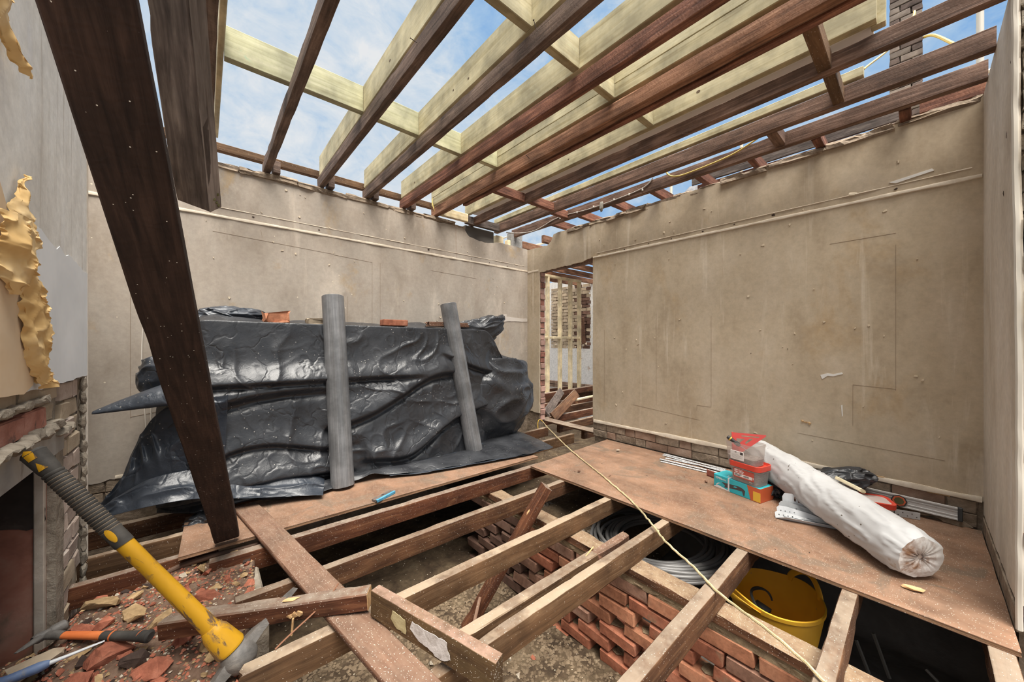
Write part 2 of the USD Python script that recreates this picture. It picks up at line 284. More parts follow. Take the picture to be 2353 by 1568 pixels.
PLASTER_RIGHT = earthy('plaster_right', [(0.25, (0.371, 0.291, 0.200)), (0.5, (0.488, 0.401, 0.292)), (0.75, (0.563, 0.478, 0.373))], scale=3.0, bump=0.12, dist=0.006, fine=0.11, fscale=26.0, coord="pos", stretch=(1, 1, 0.5),
    blot=[((0.44, 0.325, 0.20), 2.2, 0.58, 0.76, (1, 1, 0.7)), ((0.64, 0.56, 0.45), 4.2, 0.58, 0.74, (2.2, 2.2, 0.16)), ((0.40, 0.29, 0.20), 6.0, 0.66, 0.8, (2.6, 2.6, 0.25)), ((0.30, 0.20, 0.12), 28.0, 0.73, 0.79, (1, 1, 1))],
    speck=((0.66, 0.57, 0.42), 16.0, 0.1, 0.09))
PLASTER_FRONT = earthy('plaster_front', [(0.25, (0.456, 0.384, 0.300)), (0.5, (0.604, 0.535, 0.444)), (0.75, (0.707, 0.652, 0.576))], scale=3.0, bump=0.12, dist=0.006, fine=0.11, fscale=26.0, coord="pos", stretch=(1, 1, 0.5),
    blot=[((0.45, 0.34, 0.21), 2.2, 0.58, 0.76, (1, 1, 0.5)), ((0.66, 0.62, 0.56), 4.2, 0.57, 0.74, (2.2, 2.2, 0.3))])
PLASTER_LIP = earthy('plaster_lip', [(0.3, (0.56, 0.47, 0.36)), (0.7, (0.72, 0.64, 0.53))], scale=14, bump=0.5, dist=0.006, coord="pos")
RENDER = earthy('rough_render', [(0.25, (0.13, 0.095, 0.065)), (0.5, (0.26, 0.2, 0.145)), (0.75, (0.40, 0.32, 0.245))], scale=9, bump=0.9, dist=0.02, fine=0.3, fscale=30.0, coord="pos")
MORTAR = earthy('lime_mortar', [(0.25, (0.144, 0.119, 0.090)), (0.5, (0.274, 0.234, 0.184)), (0.75, (0.374, 0.331, 0.266))], scale=16, bump=1.0, dist=0.015, coord="pos")
MORTAR_DK = earthy('sleeper_mortar', [(0.25, (0.13, 0.09, 0.055)), (0.5, (0.27, 0.195, 0.12)), (0.75, (0.40, 0.31, 0.19))], scale=18, bump=1.0, dist=0.015, coord="pos")
BRICKS = [earthy('brick_red', [(0.2, (0.154, 0.055, 0.033)), (0.5, (0.374, 0.138, 0.079)), (0.8, (0.495, 0.220, 0.138))], fine=0.3, fscale=34.0, scale=9, bump=0.5, dist=0.006, rnd=0.25, blot=[((0.27, 0.19, 0.12), 5.0, 0.58, 0.7, (1, 1, 1))]),
          earthy('brick_orange', [(0.2, (0.2, 0.08, 0.045)), (0.5, (0.42, 0.18, 0.10)), (0.8, (0.53, 0.27, 0.16))], fine=0.3, fscale=34.0, scale=9, bump=0.5, dist=0.006, rnd=0.2, blot=[((0.28, 0.2, 0.13), 6.0, 0.6, 0.7, (1, 1, 1))]),
          earthy('brick_dusty', [(0.2, (0.17, 0.09, 0.06)), (0.5, (0.32, 0.175, 0.12)), (0.8, (0.42, 0.26, 0.19))], fine=0.3, fscale=34.0, scale=9, bump=0.5, dist=0.006, rnd=0.25)]
BRICK_DARK = earthy('brick_burnt', [(0.2, (0.06, 0.035, 0.028)), (0.5, (0.15, 0.085, 0.062)), (0.8, (0.24, 0.15, 0.11))], scale=9, bump=0.5, dist=0.006, rnd=0.3)
BRICK_HEARTH = earthy('brick_hearth', [(0.2, (0.13, 0.06, 0.045)), (0.5, (0.34, 0.145, 0.105)), (0.8, (0.45, 0.25, 0.2))], scale=7, bump=0.8, dist=0.01, rnd=0.2, blot=[((0.09, 0.06, 0.05), 9.0, 0.58, 0.68, (1, 1, 1))])
BRICK_WASH = earthy('brick_limewashed', [(0.2, (0.32, 0.24, 0.19)), (0.5, (0.5, 0.4, 0.335)), (0.8, (0.62, 0.55, 0.48))], scale=7, bump=0.7, dist=0.01, rnd=0.12, blot=[((0.3, 0.22, 0.16), 8.0, 0.58, 0.7, (1, 1, 1))])
BRICK_PINK = earthy('brick_pink', [(0.2, (0.24, 0.13, 0.10)), (0.5, (0.45, 0.27, 0.215)), (0.8, (0.56, 0.38, 0.31))], scale=8, bump=0.7, dist=0.01, rnd=0.2)
BRICK_TAN = earthy('brick_tan', [(0.2, (0.26, 0.2, 0.14)), (0.5, (0.44, 0.35, 0.25)), (0.8, (0.55, 0.46, 0.35))], scale=6, bump=0.7, dist=0.01, rnd=0.2)
SOIL = earthy('soil', [(0.25, (0.028, 0.018, 0.011)), (0.45, (0.076, 0.051, 0.031)), (0.62, (0.125, 0.089, 0.053)), (0.8, (0.173, 0.133, 0.087))], scale=7, detail=9, bump=1.0, dist=0.03, fine=0.35, fscale=40.0, coord="pos", speck=((0.5, 0.44, 0.34), 70.0, 0.05, 0.3))
HEAP = earthy('rubble_grit', [(0.25, (0.046, 0.028, 0.019)), (0.45, (0.124, 0.074, 0.050)), (0.62, (0.205, 0.133, 0.093)), (0.8, (0.260, 0.198, 0.149))], scale=16, detail=9, bump=1.0, dist=0.02, coord="pos", speck=((0.36, 0.3, 0.23), 80.0, 0.06, 0.3))
FRAG = [earthy('fragment_red', [(0.2, (0.17, 0.05, 0.03)), (0.5, (0.36, 0.125, 0.075)), (0.8, (0.5, 0.23, 0.15))], fine=0.3, fscale=34.0, scale=9, bump=0.9, dist=0.012, rnd=0.25),
        earthy('fragment_ochre', [(0.2, (0.2, 0.125, 0.06)), (0.5, (0.4, 0.27, 0.14)), (0.8, (0.5, 0.37, 0.22))], fine=0.3, fscale=34.0, scale=9, bump=0.9, dist=0.012, rnd=0.25),
        earthy('fragment_mortar', [(0.2, (0.22, 0.18, 0.13)), (0.5, (0.42, 0.36, 0.28)), (0.8, (0.56, 0.5, 0.4))], fine=0.3, fscale=34.0, scale=9, bump=0.9, dist=0.012, rnd=0.25),
        earthy('fragment_soot', [(0.2, (0.02, 0.014, 0.012)), (0.6, (0.07, 0.045, 0.035)), (0.8, (0.14, 0.09, 0.065))], scale=9, bump=0.9, dist=0.012, rnd=0.3)]
# ------------------------------------------------------------------ the setting: ground
rs0 = np.random.RandomState(5)
def soil_z(x, y):
    p = np.stack([x * 3, y * 3, x * 0], -1)
    z = -0.74 + 0.09 * (meshkit.fbm(p, 5, 3) - 0.5)
    z = z + 0.30 * np.clip((1.05 - y) / 0.7, 0, 1) * np.clip((1.62 - x) / 0.4, 0, 1) ** 0.5 * np.clip((x + 0.3) / 0.5, 0, 1)
    z = z + 0.10 * np.exp(-((x - 1.25) ** 2 + (y - 0.75) ** 2) / 0.12)
    return z + 0.012 * (meshkit.noise(np.stack([x * 38, y * 38, x * 0], -1), 8) - 0.5)
def ground_fn(u, v):
    x = -1.2 + u * 3.02; y = -0.6 + v * 4.7
    return np.stack([x, y, soil_z(x, y)], -1)
struct('floor', grid(150, 200, ground_fn), SOIL, smooth=True)
outer = poly_slab(sg.box(-12, -12, 14, 14), 0.05, 'z', -0.87)
struct('ground_outside', outer, SOIL)
def soil2_fn(u, v):                       # higher debris behind the sleeper wall
    x = 1.8 + u * 1.6; y = 1.35 + v * 2.4
    z = -0.34 + 0.1 * (meshkit.fbm(np.stack([x * 4, y * 4, x * 0], -1), 5, 4) - 0.5) - 0.3 * np.clip((1.6 - y) / 0.25, 0, 1)
    return np.stack([x, y, z], -1)
struct('ground_debris', grid(50, 70, soil2_fn), SOIL, smooth=True)
MEMBRANE = earthy('damp_membrane', [(0.3, (0.07, 0.065, 0.06)), (0.6, (0.12, 0.11, 0.10)), (0.8, (0.22, 0.19, 0.16))], scale=6, bump=0.4, dist=0.02, rough=0.5, coord="pos")
def memb_fn(u, v):
    x = 1.84 + u * 1.5; y = -0.35 + v * 2.0
    z = -0.66 + 0.05 * (meshkit.fbm(np.stack([x * 5, y * 5, x * 0], -1), 4, 14) - 0.5) + 0.42 * np.clip((x - 2.95) / 0.3, 0, 1)
    return np.stack([x, y, z], -1)
single('damp_proof_membrane', sheet(grid(50, 60, memb_fn), 0.004), MEMBRANE, 'dark plastic membrane lining the void below the plywood sheet', 'membrane', smooth=True)
# pale tape strips on the membrane
TAPE = plain('grey_tape', (0.09, 0.085, 0.075), 0.6)
tp = spline([(2.62, -0.02, -0.5), (2.55, -0.12, -0.56), (2.38, -0.2, -0.6), (2.2, -0.24, -0.62)], 14)

# ------------------------------------------------------------------ the setting: back wall (y = 3.54)
XR, YB = 3.36, 3.54
wb = struct('wall_back')
top_b = ragged([(-1.0, 2.462), (0.1, 2.449), (2.33, 2.41), (2.35, 2.38), (2.40, 2.33), (2.62, 2.30), (2.80, 2.335), (2.9, 2.345), (3.36, 2.335)], 0.035, 0.007, 11)
bot_b = ragged([(3.36, 0.15), (-1.0, 0.15)], 0.04, 0.008, 12)
part(wb, 'plaster', poly_slab(sg.Polygon(np.vstack([top_b, bot_b])), 0.018, 'y', YB), PLASTER_BACK, smooth=False)
core = unary_union([sg.box(-1.0, -0.85, 2.35, 2.44), sg.box(2.35, -0.85, 2.8, 2.31), sg.box(2.79, -0.85, 3.45, 2.33)])
part(wb, 'brick_core', poly_slab(core, 0.11, 'y', YB + 0.018), RENDER, smooth=False)
part(wb, 'wall_head', cat(*[moved(timber(0.42, 0.128, 0.055, 310 + i, 0.012, 0.010, 0.025, rag=0.02, nick=0.05), (-1.0 + 0.40 * i, YB + 0.055, 2.438 + 0.006 * (i % 2)), (1, 0, 0)) for i in range(9 - 1)]), RENDER, smooth=False)
part(wb, 'old_mortar_bed', cbox((2.36, YB + 0.03, 2.30), (2.80, YB + 0.11, 2.475), 0.01), plain('sooty_render', (0.10, 0.09, 0.08), 0.9), smooth=False)
def lip(pts, axis, off, seed, h=0.022, pr=0.007):    # an irregular plaster ridge left by a removed picture rail
    p = np.asarray(pts, float); L = np.linalg.norm(p[-1] - p[0]); n = int(L / 0.025)
    t = np.linspace(0, 1, n); q = p[0] + t[:, None] * (p[-1] - p[0]); rs = np.random.RandomState(seed)
    hh = h * (0.75 + 0.5 * meshkit.noise(np.stack([t * L * 7, t * 0, t * 0 + seed], -1), seed)); pp = pr * (0.4 + meshkit.noise(np.stack([t * L * 12, t * 0, t * 0 + seed + 4], -1), seed))
    R = np.zeros((n, 5, 3))
    prof = [(0.0, -0.5), (-1.0, -0.35), (-1.1, 0.15), (-0.6, 0.5), (0.3, 0.5)]
    for k, (d, z) in enumerate(prof):
        a, b, c = q[:, 0], off + d * pp, q[:, 1] + z * hh
        R[:, k] = np.stack([a, b, c], -1) if axis == 'y' else np.stack([b, a, c], -1)
    m = ring_sweep(None, R); 
    if m.volume < 0: m.invert()
    return m
struct('trim_1', lip([(-1.0, 2.043), (3.355, 2.036)], 'y', YB, 21), PLASTER_LIP)
struct('trim_3', cat(lip([(2.44, 0.168), (-0.235, 0.170)], 'x', XR, 28, h=0.035, pr=0.010), lip([(-0.45, 0.165), (3.30, 0.16)], 'y', YB, 29, h=0.03, pr=0.008)), PLASTER_LIP)
struct('trim_2', cat(lip([(2.45, 2.034), (-0.235, 2.027)], 'x', XR, 22), lip([(3.53, 2.02), (3.33, 2.02)], 'x', XR, 24)), PLASTER_LIP)
part(wb, 'scraped_line', lip([(0.0, 2.112), (3.3, 2.10)], 'y', YB + 0.001, 25, h=0.006, pr=0.004), PLASTER_LIP)
def chips(wall, name, n, axis, off, lo, hi, seed, mat, size=(0.012, 0.03)):
    rs = np.random.RandomState(seed); ms = []
    for i in range(n):
        a, z = rs.uniform(lo[0], hi[0]), rs.uniform(lo[1], hi[1]); s = rs.uniform(*size); an = rs.uniform(0, 6.28, 7); an.sort()
        r = s * rs.uniform(0.35, 1.0, 7); pg = sg.Polygon(np.stack([a + r * np.cos(an) * rs.uniform(0.5, 1.5), z + r * np.sin(an) * rs.uniform(0.5, 1.5)], 1)).buffer(0)
        if pg.area > 1e-5: ms.append(poly_slab(pg, 0.004, axis, off, -1))
    part(wall, name, cat(*ms), mat, smooth=False, kind='stuff')
FLAKE = plain('plaster_flake', (0.66, 0.56, 0.42), 0.9); HOLE = plain('plug_hole', (0.05, 0.03, 0.02), 0.9); OCHRE = plain('ochre_flake', (0.5, 0.33, 0.17), 0.85)
chips(wb, 'plaster_flake', 40, 'y', YB, (-0.4, 1.3), (3.2, 2.4), 31, FLAKE, (0.006, 0.014))
for i, (x, z, s) in enumerate([(0.30, 2.085, .014), (0.78, 2.08, .012), (1.86, 2.085, .024), (2.43, 2.07, .010), (2.7, 2.065, .010), (3.0, 2.06, .010)]):
    part(wb, 'plug_hole', moved(stone((s * 1.6, 0.008, s), 40 + i), (x, YB - 0.001, z)), HOLE)
LINE = plain('pencil_line', (0.27, 0.20, 0.14), 0.9)
def pencil(wall, a, b, axis, off, w=0.0016):
    (a0, z0), (a1, z1) = a, b; L = math.hypot(a1 - a0, z1 - z0); n = V([-(z1 - z0), a1 - a0]) / L * w / 2
    part(wall, 'pencil_line', poly_slab(sg.Polygon([V(a) + n, V(b) + n, V(b) - n, V(a) - n]), 0.0012, axis, off, -1), LINE, smooth=False)
for a, b in [((-0.38, 1.9), (-0.38, 0.55)), ((-0.38, 0.56), (0.05, 0.62)), ((0.05, 1.92), (0.9, 1.88)), ((0.9, 1.875), (1.25, 1.855)), ((1.9, 1.86), (2.5, 1.84)), ((1.25, 1.855), (1.25, 1.2)), ((1.33, 1.86), (1.33, 1.2)), ((1.02, 1.5), (1.02, 1.1)), ((0.35, 1.99), (0.36, 1.94))]:
    pencil(wb, a, b, 'y', YB)
for x in (-0.315, -0.27):                                   # white paint runs at the left
    pts = [(x + 0.012 * math.sin(z * 5 + x * 40), YB - 0.002, z) for z in np.linspace(0.35, 1.75, 24)]
    part(wb, 'paint_run', tube(pts, 0.0045, 5), plain(f'paint_run_{"a" if x < -0.3 else "b"}', (0.66, 0.6, 0.52), 0.7))
# a patched cable chase near the corner
part(wb, 'filled_chase', poly_slab(sg.Polygon(ragged([(2.98, 1.40), (3.35, 1.385), (3.35, 1.345), (3.0, 1.34), (2.95, 1.33), (2.90, 1.345), (2.91, 1.42), (2.98, 1.43), (2.98, 1.40)], 0.03, 0.005, 9)), 0.004, 'y', YB, -1), plain('filler', (0.62, 0.56, 0.5), 0.9), smooth=False)
# bricks seen below the plaster
def base_bricks(wall, name, a0, a1, zs, axis, off, seed, mats, depth=0.05, gap=0.005):
    rs = np.random.RandomState(seed); k = 0
    for r, z in enumerate(zs):
        a = a0 - (0.11 if r % 2 else 0.0)
        while a < a1:
            L = rs.choice([0.222, 0.222, 0.108]); b0, b1 = max(a, a0), min(a + L, a1)
            if b1 - b0 > 0.03:
                m = brick_mesh(b1 - b0, 0.073, depth, seed * 100 + k, 0.007); pr = rs.uniform(0.0, 0.006)
                if axis == 'y': m = moved(m, (b0, off - pr, z))
                else: m = moved(m, (off - pr, b1, z), (0, -1, 0))
                part(wall, name, m, mats[rs.randint(len(mats))], smooth=25); k += 1
            a += L + gap
RB = [RENDER, RENDER, RENDER, earthy('brick_skirting', [(0.25, (0.15, 0.09, 0.06)), (0.55, (0.30, 0.2, 0.145)), (0.8, (0.41, 0.31, 0.24))], scale=7, bump=0.9, dist=0.015, rnd=0.2)]
base_bricks(wb, 'brick', -0.95, 3.3, (0.0, 0.077), 'y', YB + 0.006, 51, RB)

# ------------------------------------------------------------------ the setting: right wall (x = 3.36) with the doorway
wr = struct('wall_right')
Yd0, Yd1 = 2.455, 3.31
head = ragged([(2.455, 2.045), (2.60, 2.01), (3.0, 2.005), (3.31, 1.99)], 0.03, 0.006, 13)
topr = [(-0.24, 2.483), (0.6, 2.462), (1.3, 2.445), (2.4, 2.44), (2.9, 2.445), (3.06, 2.44), (3.10, 2.36), (3.17, 2.318), (3.35, 2.325), (3.54, 2.335)]
tp_r = ragged(topr, 0.035, 0.007, 14)
botr = ragged([(-0.24, 0.16), (2.40, 0.155), (2.455, 0.185)], 0.04, 0.008, 15)
# main panel, the head over the door and the pier by the corner as one plaster outline
outline = np.vstack([tp_r, [(3.54, 0.13)], ragged([(3.54, 0.13), (3.31, 0.12)], 0.03, 0.006, 17), ragged([(3.31, 0.12), (3.31, 1.99)], 0.05, 0.003, 18), head[::-1], ragged([(2.455, 2.03), (2.455, 0.185)], 0.05, 0.003, 19), botr[::-1]])
part(wr, 'plaster', poly_slab(sg.Polygon(outline).buffer(0), 0.016, 'x', XR), PLASTER_RIGHT, smooth=False)
corer = unary_union([sg.box(-0.34, -0.85, 2.44, 2.44), sg.box(2.44, 2.03, 3.0, 2.43), sg.box(3.0, 2.01, 3.54, 2.32), sg.box(3.325, -0.85, 3.65, 2.02)])
part(wr, 'brick_core', poly_slab(corer, 0.10, 'x', XR + 0.016), RENDER, smooth=False)
part(wr, 'wall_head', cat(*[moved(timber(0.36, 0.125, 0.055, 330 + i, 0.013, 0.010, 0.025, rag=0.03, nick=0.06), (XR + 0.053, y0, z + 0.012), (0, 1, 0)) for i, (y0, z) in enumerate(((-0.24, 2.462), (0.10, 2.452), (0.44, 2.440), (0.78, 2.432), (1.12, 2.425), (1.46, 2.420), (1.8, 2.418), (2.14, 2.418), (2.48, 2.42)))]), RENDER, smooth=False)
part(wr, 'door_head', cbox((XR + 0.018, 2.45, 1.995), (XR + 0.11, 3.33, 2.05), 0.004), W['ceil_soot'])
part(wr, 'broken_head', cat(*[moved(stone((0.12, 0.1, 0.07), 60 + i), (XR + 0.05, 3.15 + 0.09 * i, 2.30 + 0.015 * (i % 2))) for i in range(5)]), plain('sooty_mortar', (0.10, 0.085, 0.07), 0.95), smooth=False)
part(wr, 'scraped_line', lip([(2.4, 2.075), (-0.2, 2.085)], 'x', XR + 0.001, 27, h=0.006, pr=0.004), PLASTER_LIP)
chips(wr, 'plaster_flake', 46, 'x', XR, (-0.2, 0.25), (2.4, 2.4), 33, FLAKE, (0.006, 0.016))
for i, (y, z, s) in enumerate([(0.1, 2.06, .014), (0.75, 2.065, .024), (1.02, 2.06, .012), (1.27, 2.06, .014), (1.55, 2.055, .012), (1.78, 2.055, .012), (2.05, 2.05, .014), (0.66, 1.02, .006), (0.9, 0.98, .006)]):
    part(wr, 'plug_hole', moved(stone((0.008, s * 1.6, s), 70 + i), (XR - 0.001, y, z)), HOLE)
part(wr, 'plaster_lump', moved(stone((0.03, 0.06, 0.035), 90), (XR, 0.30, 2.09)), FLAKE)
for a, b in [((1.95, 0.42), (1.3, 0.37)), ((0.6, 0.39), (-0.1, 0.36)), ((1.2, 1.3), (1.2, 0.5)), ((1.2, 0.5), (1.32, 0.5)), ((1.32, 0.5), (1.32, 0.45)), ((0.3, 0.78), (0.3, 0.5)), ((0.3, 0.78), (0.1, 0.77)), ((0.1, 0.76), (0.1, 1.7)), ((0.42, 1.77), (0.1, 1.775)), ((1.7, 1.35), (1.7, 0.45)), ((2.3, 1.2), (2.3, 0.4))]:
    pencil(wr, a, b, 'x', XR)
WHITE = plain('white_filler', (0.74, 0.72, 0.68), 0.85)
for k, pg in enumerate([[(0.47, 0.835), (0.43, 0.85), (0.40, 0.845), (0.355, 0.862), (0.35, 0.85), (0.40, 0.83), (0.43, 0.832), (0.46, 0.805)], [(0.13, 2.11), (-0.05, 2.135), (-0.06, 2.12), (0.1, 2.095)], [(0.36, 0.63), (0.355, 0.55), (0.35, 0.56), (0.352, 0.635)]]):
    part(wr, 'white_filler', poly_slab(sg.Polygon(pg).buffer(0), 0.003, 'x', XR, -1), WHITE, smooth=False)
for k, (y, z) in enumerate([(0.55, 0.48), (0.53, 0.475), (0.57, 0.485)]):
    part(wr, 'peeling_flake', moved(stone((0.012, 0.03, 0.025), 95 + k), (XR - 0.004, y, z)), OCHRE, smooth=False)
for k, (y, z, l) in enumerate([(-0.12, 0.15, .09), (0.15, 0.16, .05), (1.55, 0.15, .06)]):
    part(wr, 'stained_patch', moved(cbox((0, 0, 0), (l, 0.008, 0.03), 0.003), (XR - 0.006, y + l, z), (0, -1, 0)), OCHRE)
base_bricks(wr, 'brick', -0.22, 2.45, (0.0, 0.078), 'x', XR + 0.006, 52, RB)
part(wr, 'mortar_fillet', cat(*[moved(stone((0.075, 0.20, 0.05), 300 + i), (XR - 0.012, -0.15 + 0.16 * i, 0.012)) for i in range(7)]), RENDER, smooth=False)
rsj = np.random.RandomState(8)
for i in range(26):                       # toothed brick reveal of the doorway
    z = 0.02 + i * 0.077
    if z > 1.98: break
    pr = 0.028 if i % 2 else rsj.uniform(0, 0.012)
    part(wr, 'brick', moved(brick_mesh(0.085, 0.068, 0.07, 700 + i, 0.008), (XR + 0.026, 3.318 - pr * 0.5, z)), [BRICK_PINK, BRICK_PINK, BRICK_HEARTH][rsj.randint(3)], smooth=25)
    part(wr, 'brick', moved(brick_mesh(0.085, 0.065, 0.05, 760 + i, 0.008), (XR + 0.026, 2.40, z)), BRICKS[2], smooth=25)

# ------------------------------------------------------------------ the setting: front wall return at the right edge (y = -0.24)
wf = struct('wall_front')
endx = ragged([(2.40, 2.49), (2.385, 1.75), (2.335, 1.4), (2.305, 1.0), (2.30, 0.0)], 0.06, 0.010, 41)
ex_ = lambda z: float(np.interp(z, [0, 1.0, 1.4, 1.75, 2.49], [2.30, 2.305, 2.335, 2.385, 2.40]))
part(wf, 'plaster', poly_slab(sg.Polygon(np.vstack([endx, ragged([(2.30, 0.09), (XR, 0.09)], 0.04, 0.006, 42), [(XR, 2.49)]])).buffer(0), 0.018, 'y', -0.24, -1), PLASTER_FRONT, smooth=False)
part(wf, 'brick_core', poly_slab(sg.box(2.43, -0.85, XR + 0.1, 2.47), 0.10, 'y', -0.258, -1), RENDER, smooth=False)
part(wf, 'plaster_edge', tube(np.stack([endx[:, 0] - 0.002, np.full(len(endx), -0.245), endx[:, 1]], 1), 0.009, 6), plain('plaster_broken_edge', (0.62, 0.57, 0.49), 0.9))
FOAM = earthy('yellow_stone_fill', [(0.25, (0.42, 0.3, 0.13)), (0.5, (0.66, 0.52, 0.28)), (0.8, (0.75, 0.66, 0.43))], scale=14, bump=1.0, dist=0.02, rough=0.85)
rsf = np.random.RandomState(4)
for i in range(31):
    z = -0.02 + i * 0.08
    m = brick_mesh(0.14, 0.066, 0.10, 800 + i, 0.012); up = z > 0.95
    part(wf, 'brick', moved(m, (ex_(z) + 0.008 + rsf.uniform(-0.012, 0.012), -0.36, z)), MORTAR if up else [BRICKS[0], BRICK_HEARTH, BRICK_WASH][rsf.randint(3)], smooth=25)
for i, z in enumerate([1.88, 1.79, 1.72, 1.55, 1.46, 1.36, 1.28, 1.2, 1.1, 1.03]):
    part(wf, 'yellow_fill', moved(stone((0.09, 0.09, rsf.uniform(0.07, 0.13)), 830 + i, 40), (ex_(z) + 0.0 + rsf.uniform(-0.012, 0.008), -0.305, z)), FOAM, smooth=60)
for i, (x, z, s) in enumerate([(2.55, 1.95, .02), (2.62, 1.72, .014), (2.44, 2.2, .01)]):
    part(wf, 'plug_hole', moved(stone((s, 0.008, s * 2.4), 850 + i), (x, -0.241, z)), HOLE)
part(wf, 'mortar_base', cbox((2.315, -0.25, -0.02), (XR, -0.236, 0.075), 0.004), RENDER, smooth=False)
struct('wall_outer', poly_slab(sg.box(-1.3, -0.85, -0.85, 2.45), 0.1, 'y', 3.54, 1), RENDER, smooth=False)

# ------------------------------------------------------------------ the setting: chimney breast at the left (x = -0.45)
XB = -0.45; YE = 2.783
wl = struct('wall_left')
bl = ragged([(1.0, 0.955), (1.763, 0.915), (2.16, 0.905), (YE, 0.905)], 0.05, 0.004, 61)
part(wl, 'plaster', poly_slab(sg.Polygon(np.vstack([bl, [(YE, 2.6), (1.0, 2.6)]])), 0.02, 'x', XB, -1), 
     earthy('plaster_breast', [(0.25, (0.553, 0.524, 0.472)), (0.5, (0.718, 0.697, 0.650)), (0.75, (0.869, 0.866, 0.833))], scale=4, bump=0.15, dist=0.006, fine=0.12, fscale=26.0, coord="pos", stretch=(1, 1, 0.35),
            blot=[((0.40, 0.34, 0.27), 7.0, 0.57, 0.74, (2.2, 2.2, 0.12)), ((0.7, 0.69, 0.67), 3.0, 0.58, 0.7, (2, 2, 0.3)), ((0.30, 0.24, 0.18), 34.0, 0.70, 0.76, (1, 1, 0.5))]), smooth=False)
SKIM = earthy('grey_skim', [(0.3, (0.671, 0.689, 0.701)), (0.7, (0.805, 0.817, 0.824))], scale=3, bump=0.08, dist=0.004, coord="pos", blot=[((0.42, 0.42, 0.42), 16.0, 0.7, 0.78, (1, 1, 0.5))])
sk = np.vstack([bl[bl[:, 0] > 1.85], [(YE, 1.42)], ragged([(YE, 1.42), (2.45, 1.455), (2.2, 1.465), (2.05, 1.49), (1.86, 1.475)], 0.04, 0.012, 62)])
part(wl, 'skim_coat', poly_slab(sg.Polygon(sk).buffer(0), 0.0025, 'x', XB + 0.002, -1), SKIM, smooth=False)
part(wl, 'plaster_corner', cbox((XB - 0.03, YE - 0.008, -0.05), (XB + 0.003, YE + 0.012, 2.6), 0.004), PLASTER_FRONT)
brc = unary_union([sg.box(1.0, 0.64, YE - 0.02, 2.55), sg.box(2.33, -0.3, YE - 0.02, 0.66), sg.box(1.0, -0.3, 1.83, 0.66)])
part(wl, 'brick_core', poly_slab(brc, 0.36, 'x', XB - 0.03, -1), MORTAR, smooth=False)
rsb = np.random.RandomState(17); kb = 0
def bbrick(y0, y1, z0, h, mat, proud=0.0, d=0.06, amp=0.009):
    global kb
    part(wl, 'brick', moved(brick_mesh(y1 - y0, h, d, 900 + kb, amp), (XB - 0.012 + proud, y0, z0), (0, 1, 0)), mat, smooth=25); kb += 1
y = 1.30
for L in (0.22, 0.215, 0.21, 0.20):       # red course above the lintel
    bbrick(y, y + L, 0.755, 0.075, BRICK_HEARTH, 0.006); y += L + 0.012
bbrick(2.18, 2.38, 0.84, 0.055, BRICK_TAN, -0.004); bbrick(2.18, 2.36, 0.76, 0.068, BRICK_TAN, -0.012)
for yy in (1.3, 1.53, 1.76, 1.98): bbrick(yy, yy + 0.2, 0.862, 0.045, BRICK_TAN, -0.008)
for i in range(14):                       # quoin beside the opening
    z = -0.26 + i * 0.083
    if z > 0.84: break
    for a, b in (((2.42, 2.60), (2.612, 2.70)) if i % 2 else ((2.42, 2.52), (2.532, 2.70))):
        bbrick(a, b, z, 0.073, BRICK_WASH if rsb.rand() < 0.75 else BRICK_TAN, rsb.uniform(-0.006, 0.004))
part(wl, 'edge_mortar', cat(*[moved(stone((0.035, 0.035, 0.09), 960 + i, 24), (XB - 0.006, 2.738, -0.25 + i * 0.062)) for i in range(19)]), MORTAR, smooth=False)
part(wl, 'mortar_ledge', cat(*[moved(stone((0.07, 0.15, 0.05), 990 + i, 30), (XB - 0.002, 1.45 + 0.075 * i, 0.735 + 0.006 * (i % 3) - 0.03 * (i > 11))) for i in range(14)]), MORTAR, smooth=False)
part(wl, 'mortar_ledge', cat(*[moved(stone((0.035, 0.16, 0.04), 1010 + i, 30), (XB - 0.006, 1.45 + 0.09 * i, 0.858)) for i in range(9)]), MORTAR, smooth=False)
part(wl, 'lintel', cbox((XB - 0.09, 1.2, 0.618), (XB - 0.002, 2.405, 0.722), 0.004), earthy('concrete_lintel', [(0.3, (0.3, 0.28, 0.25)), (0.7, (0.44, 0.42, 0.385))], scale=6, bump=0.3, coord="pos", blot=[((0.16, 0.13, 0.1), 9.0, 0.6, 0.72, (2, 2, 0.4))]), label='grey concrete lintel over the fireplace opening')
# opening: soot-black and scorched fireback cheek, pale reveal strips
part(wl, 'fireback', cbox((-0.80, 2.285, -0.25), (XB - 0.03, 2.34, 0.66), 0.006), earthy('scorched_fireback', [(0.2, (0.12, 0.05, 0.035)), (0.5, (0.3, 0.13, 0.09)), (0.8, (0.40, 0.24, 0.18))], scale=5, bump=0.2, coord="pos", blot=[((0.18, 0.13, 0.09), 5.0, 0.55, 0.7, (1, 1, 1))]), label='scorched red lower fireback cheek')
SOOT = earthy('soot', [(0.3, (0.012, 0.009, 0.008)), (0.6, (0.035, 0.026, 0.022)), (0.8, (0.09, 0.07, 0.06))], scale=6, bump=0.3, coord="pos", rough=0.7)
part(wl, 'soot_layer', poly_slab(sg.Polygon(np.vstack([[(-0.80, 0.655), (-0.48, 0.655)], ragged([(-0.48, 0.655), (-0.48, 0.33), (-0.56, 0.36), (-0.66, 0.40), (-0.80, 0.42)], 0.02, 0.006, 63)])).buffer(0), 0.003, 'y', 2.284, -1), SOOT, smooth=False, label='black sooted upper fireback cheek')
part(wl, 'fireback_rear', cbox((-0.84, 1.8, -0.3), (-0.80, 2.34, 0.66)), SOOT)
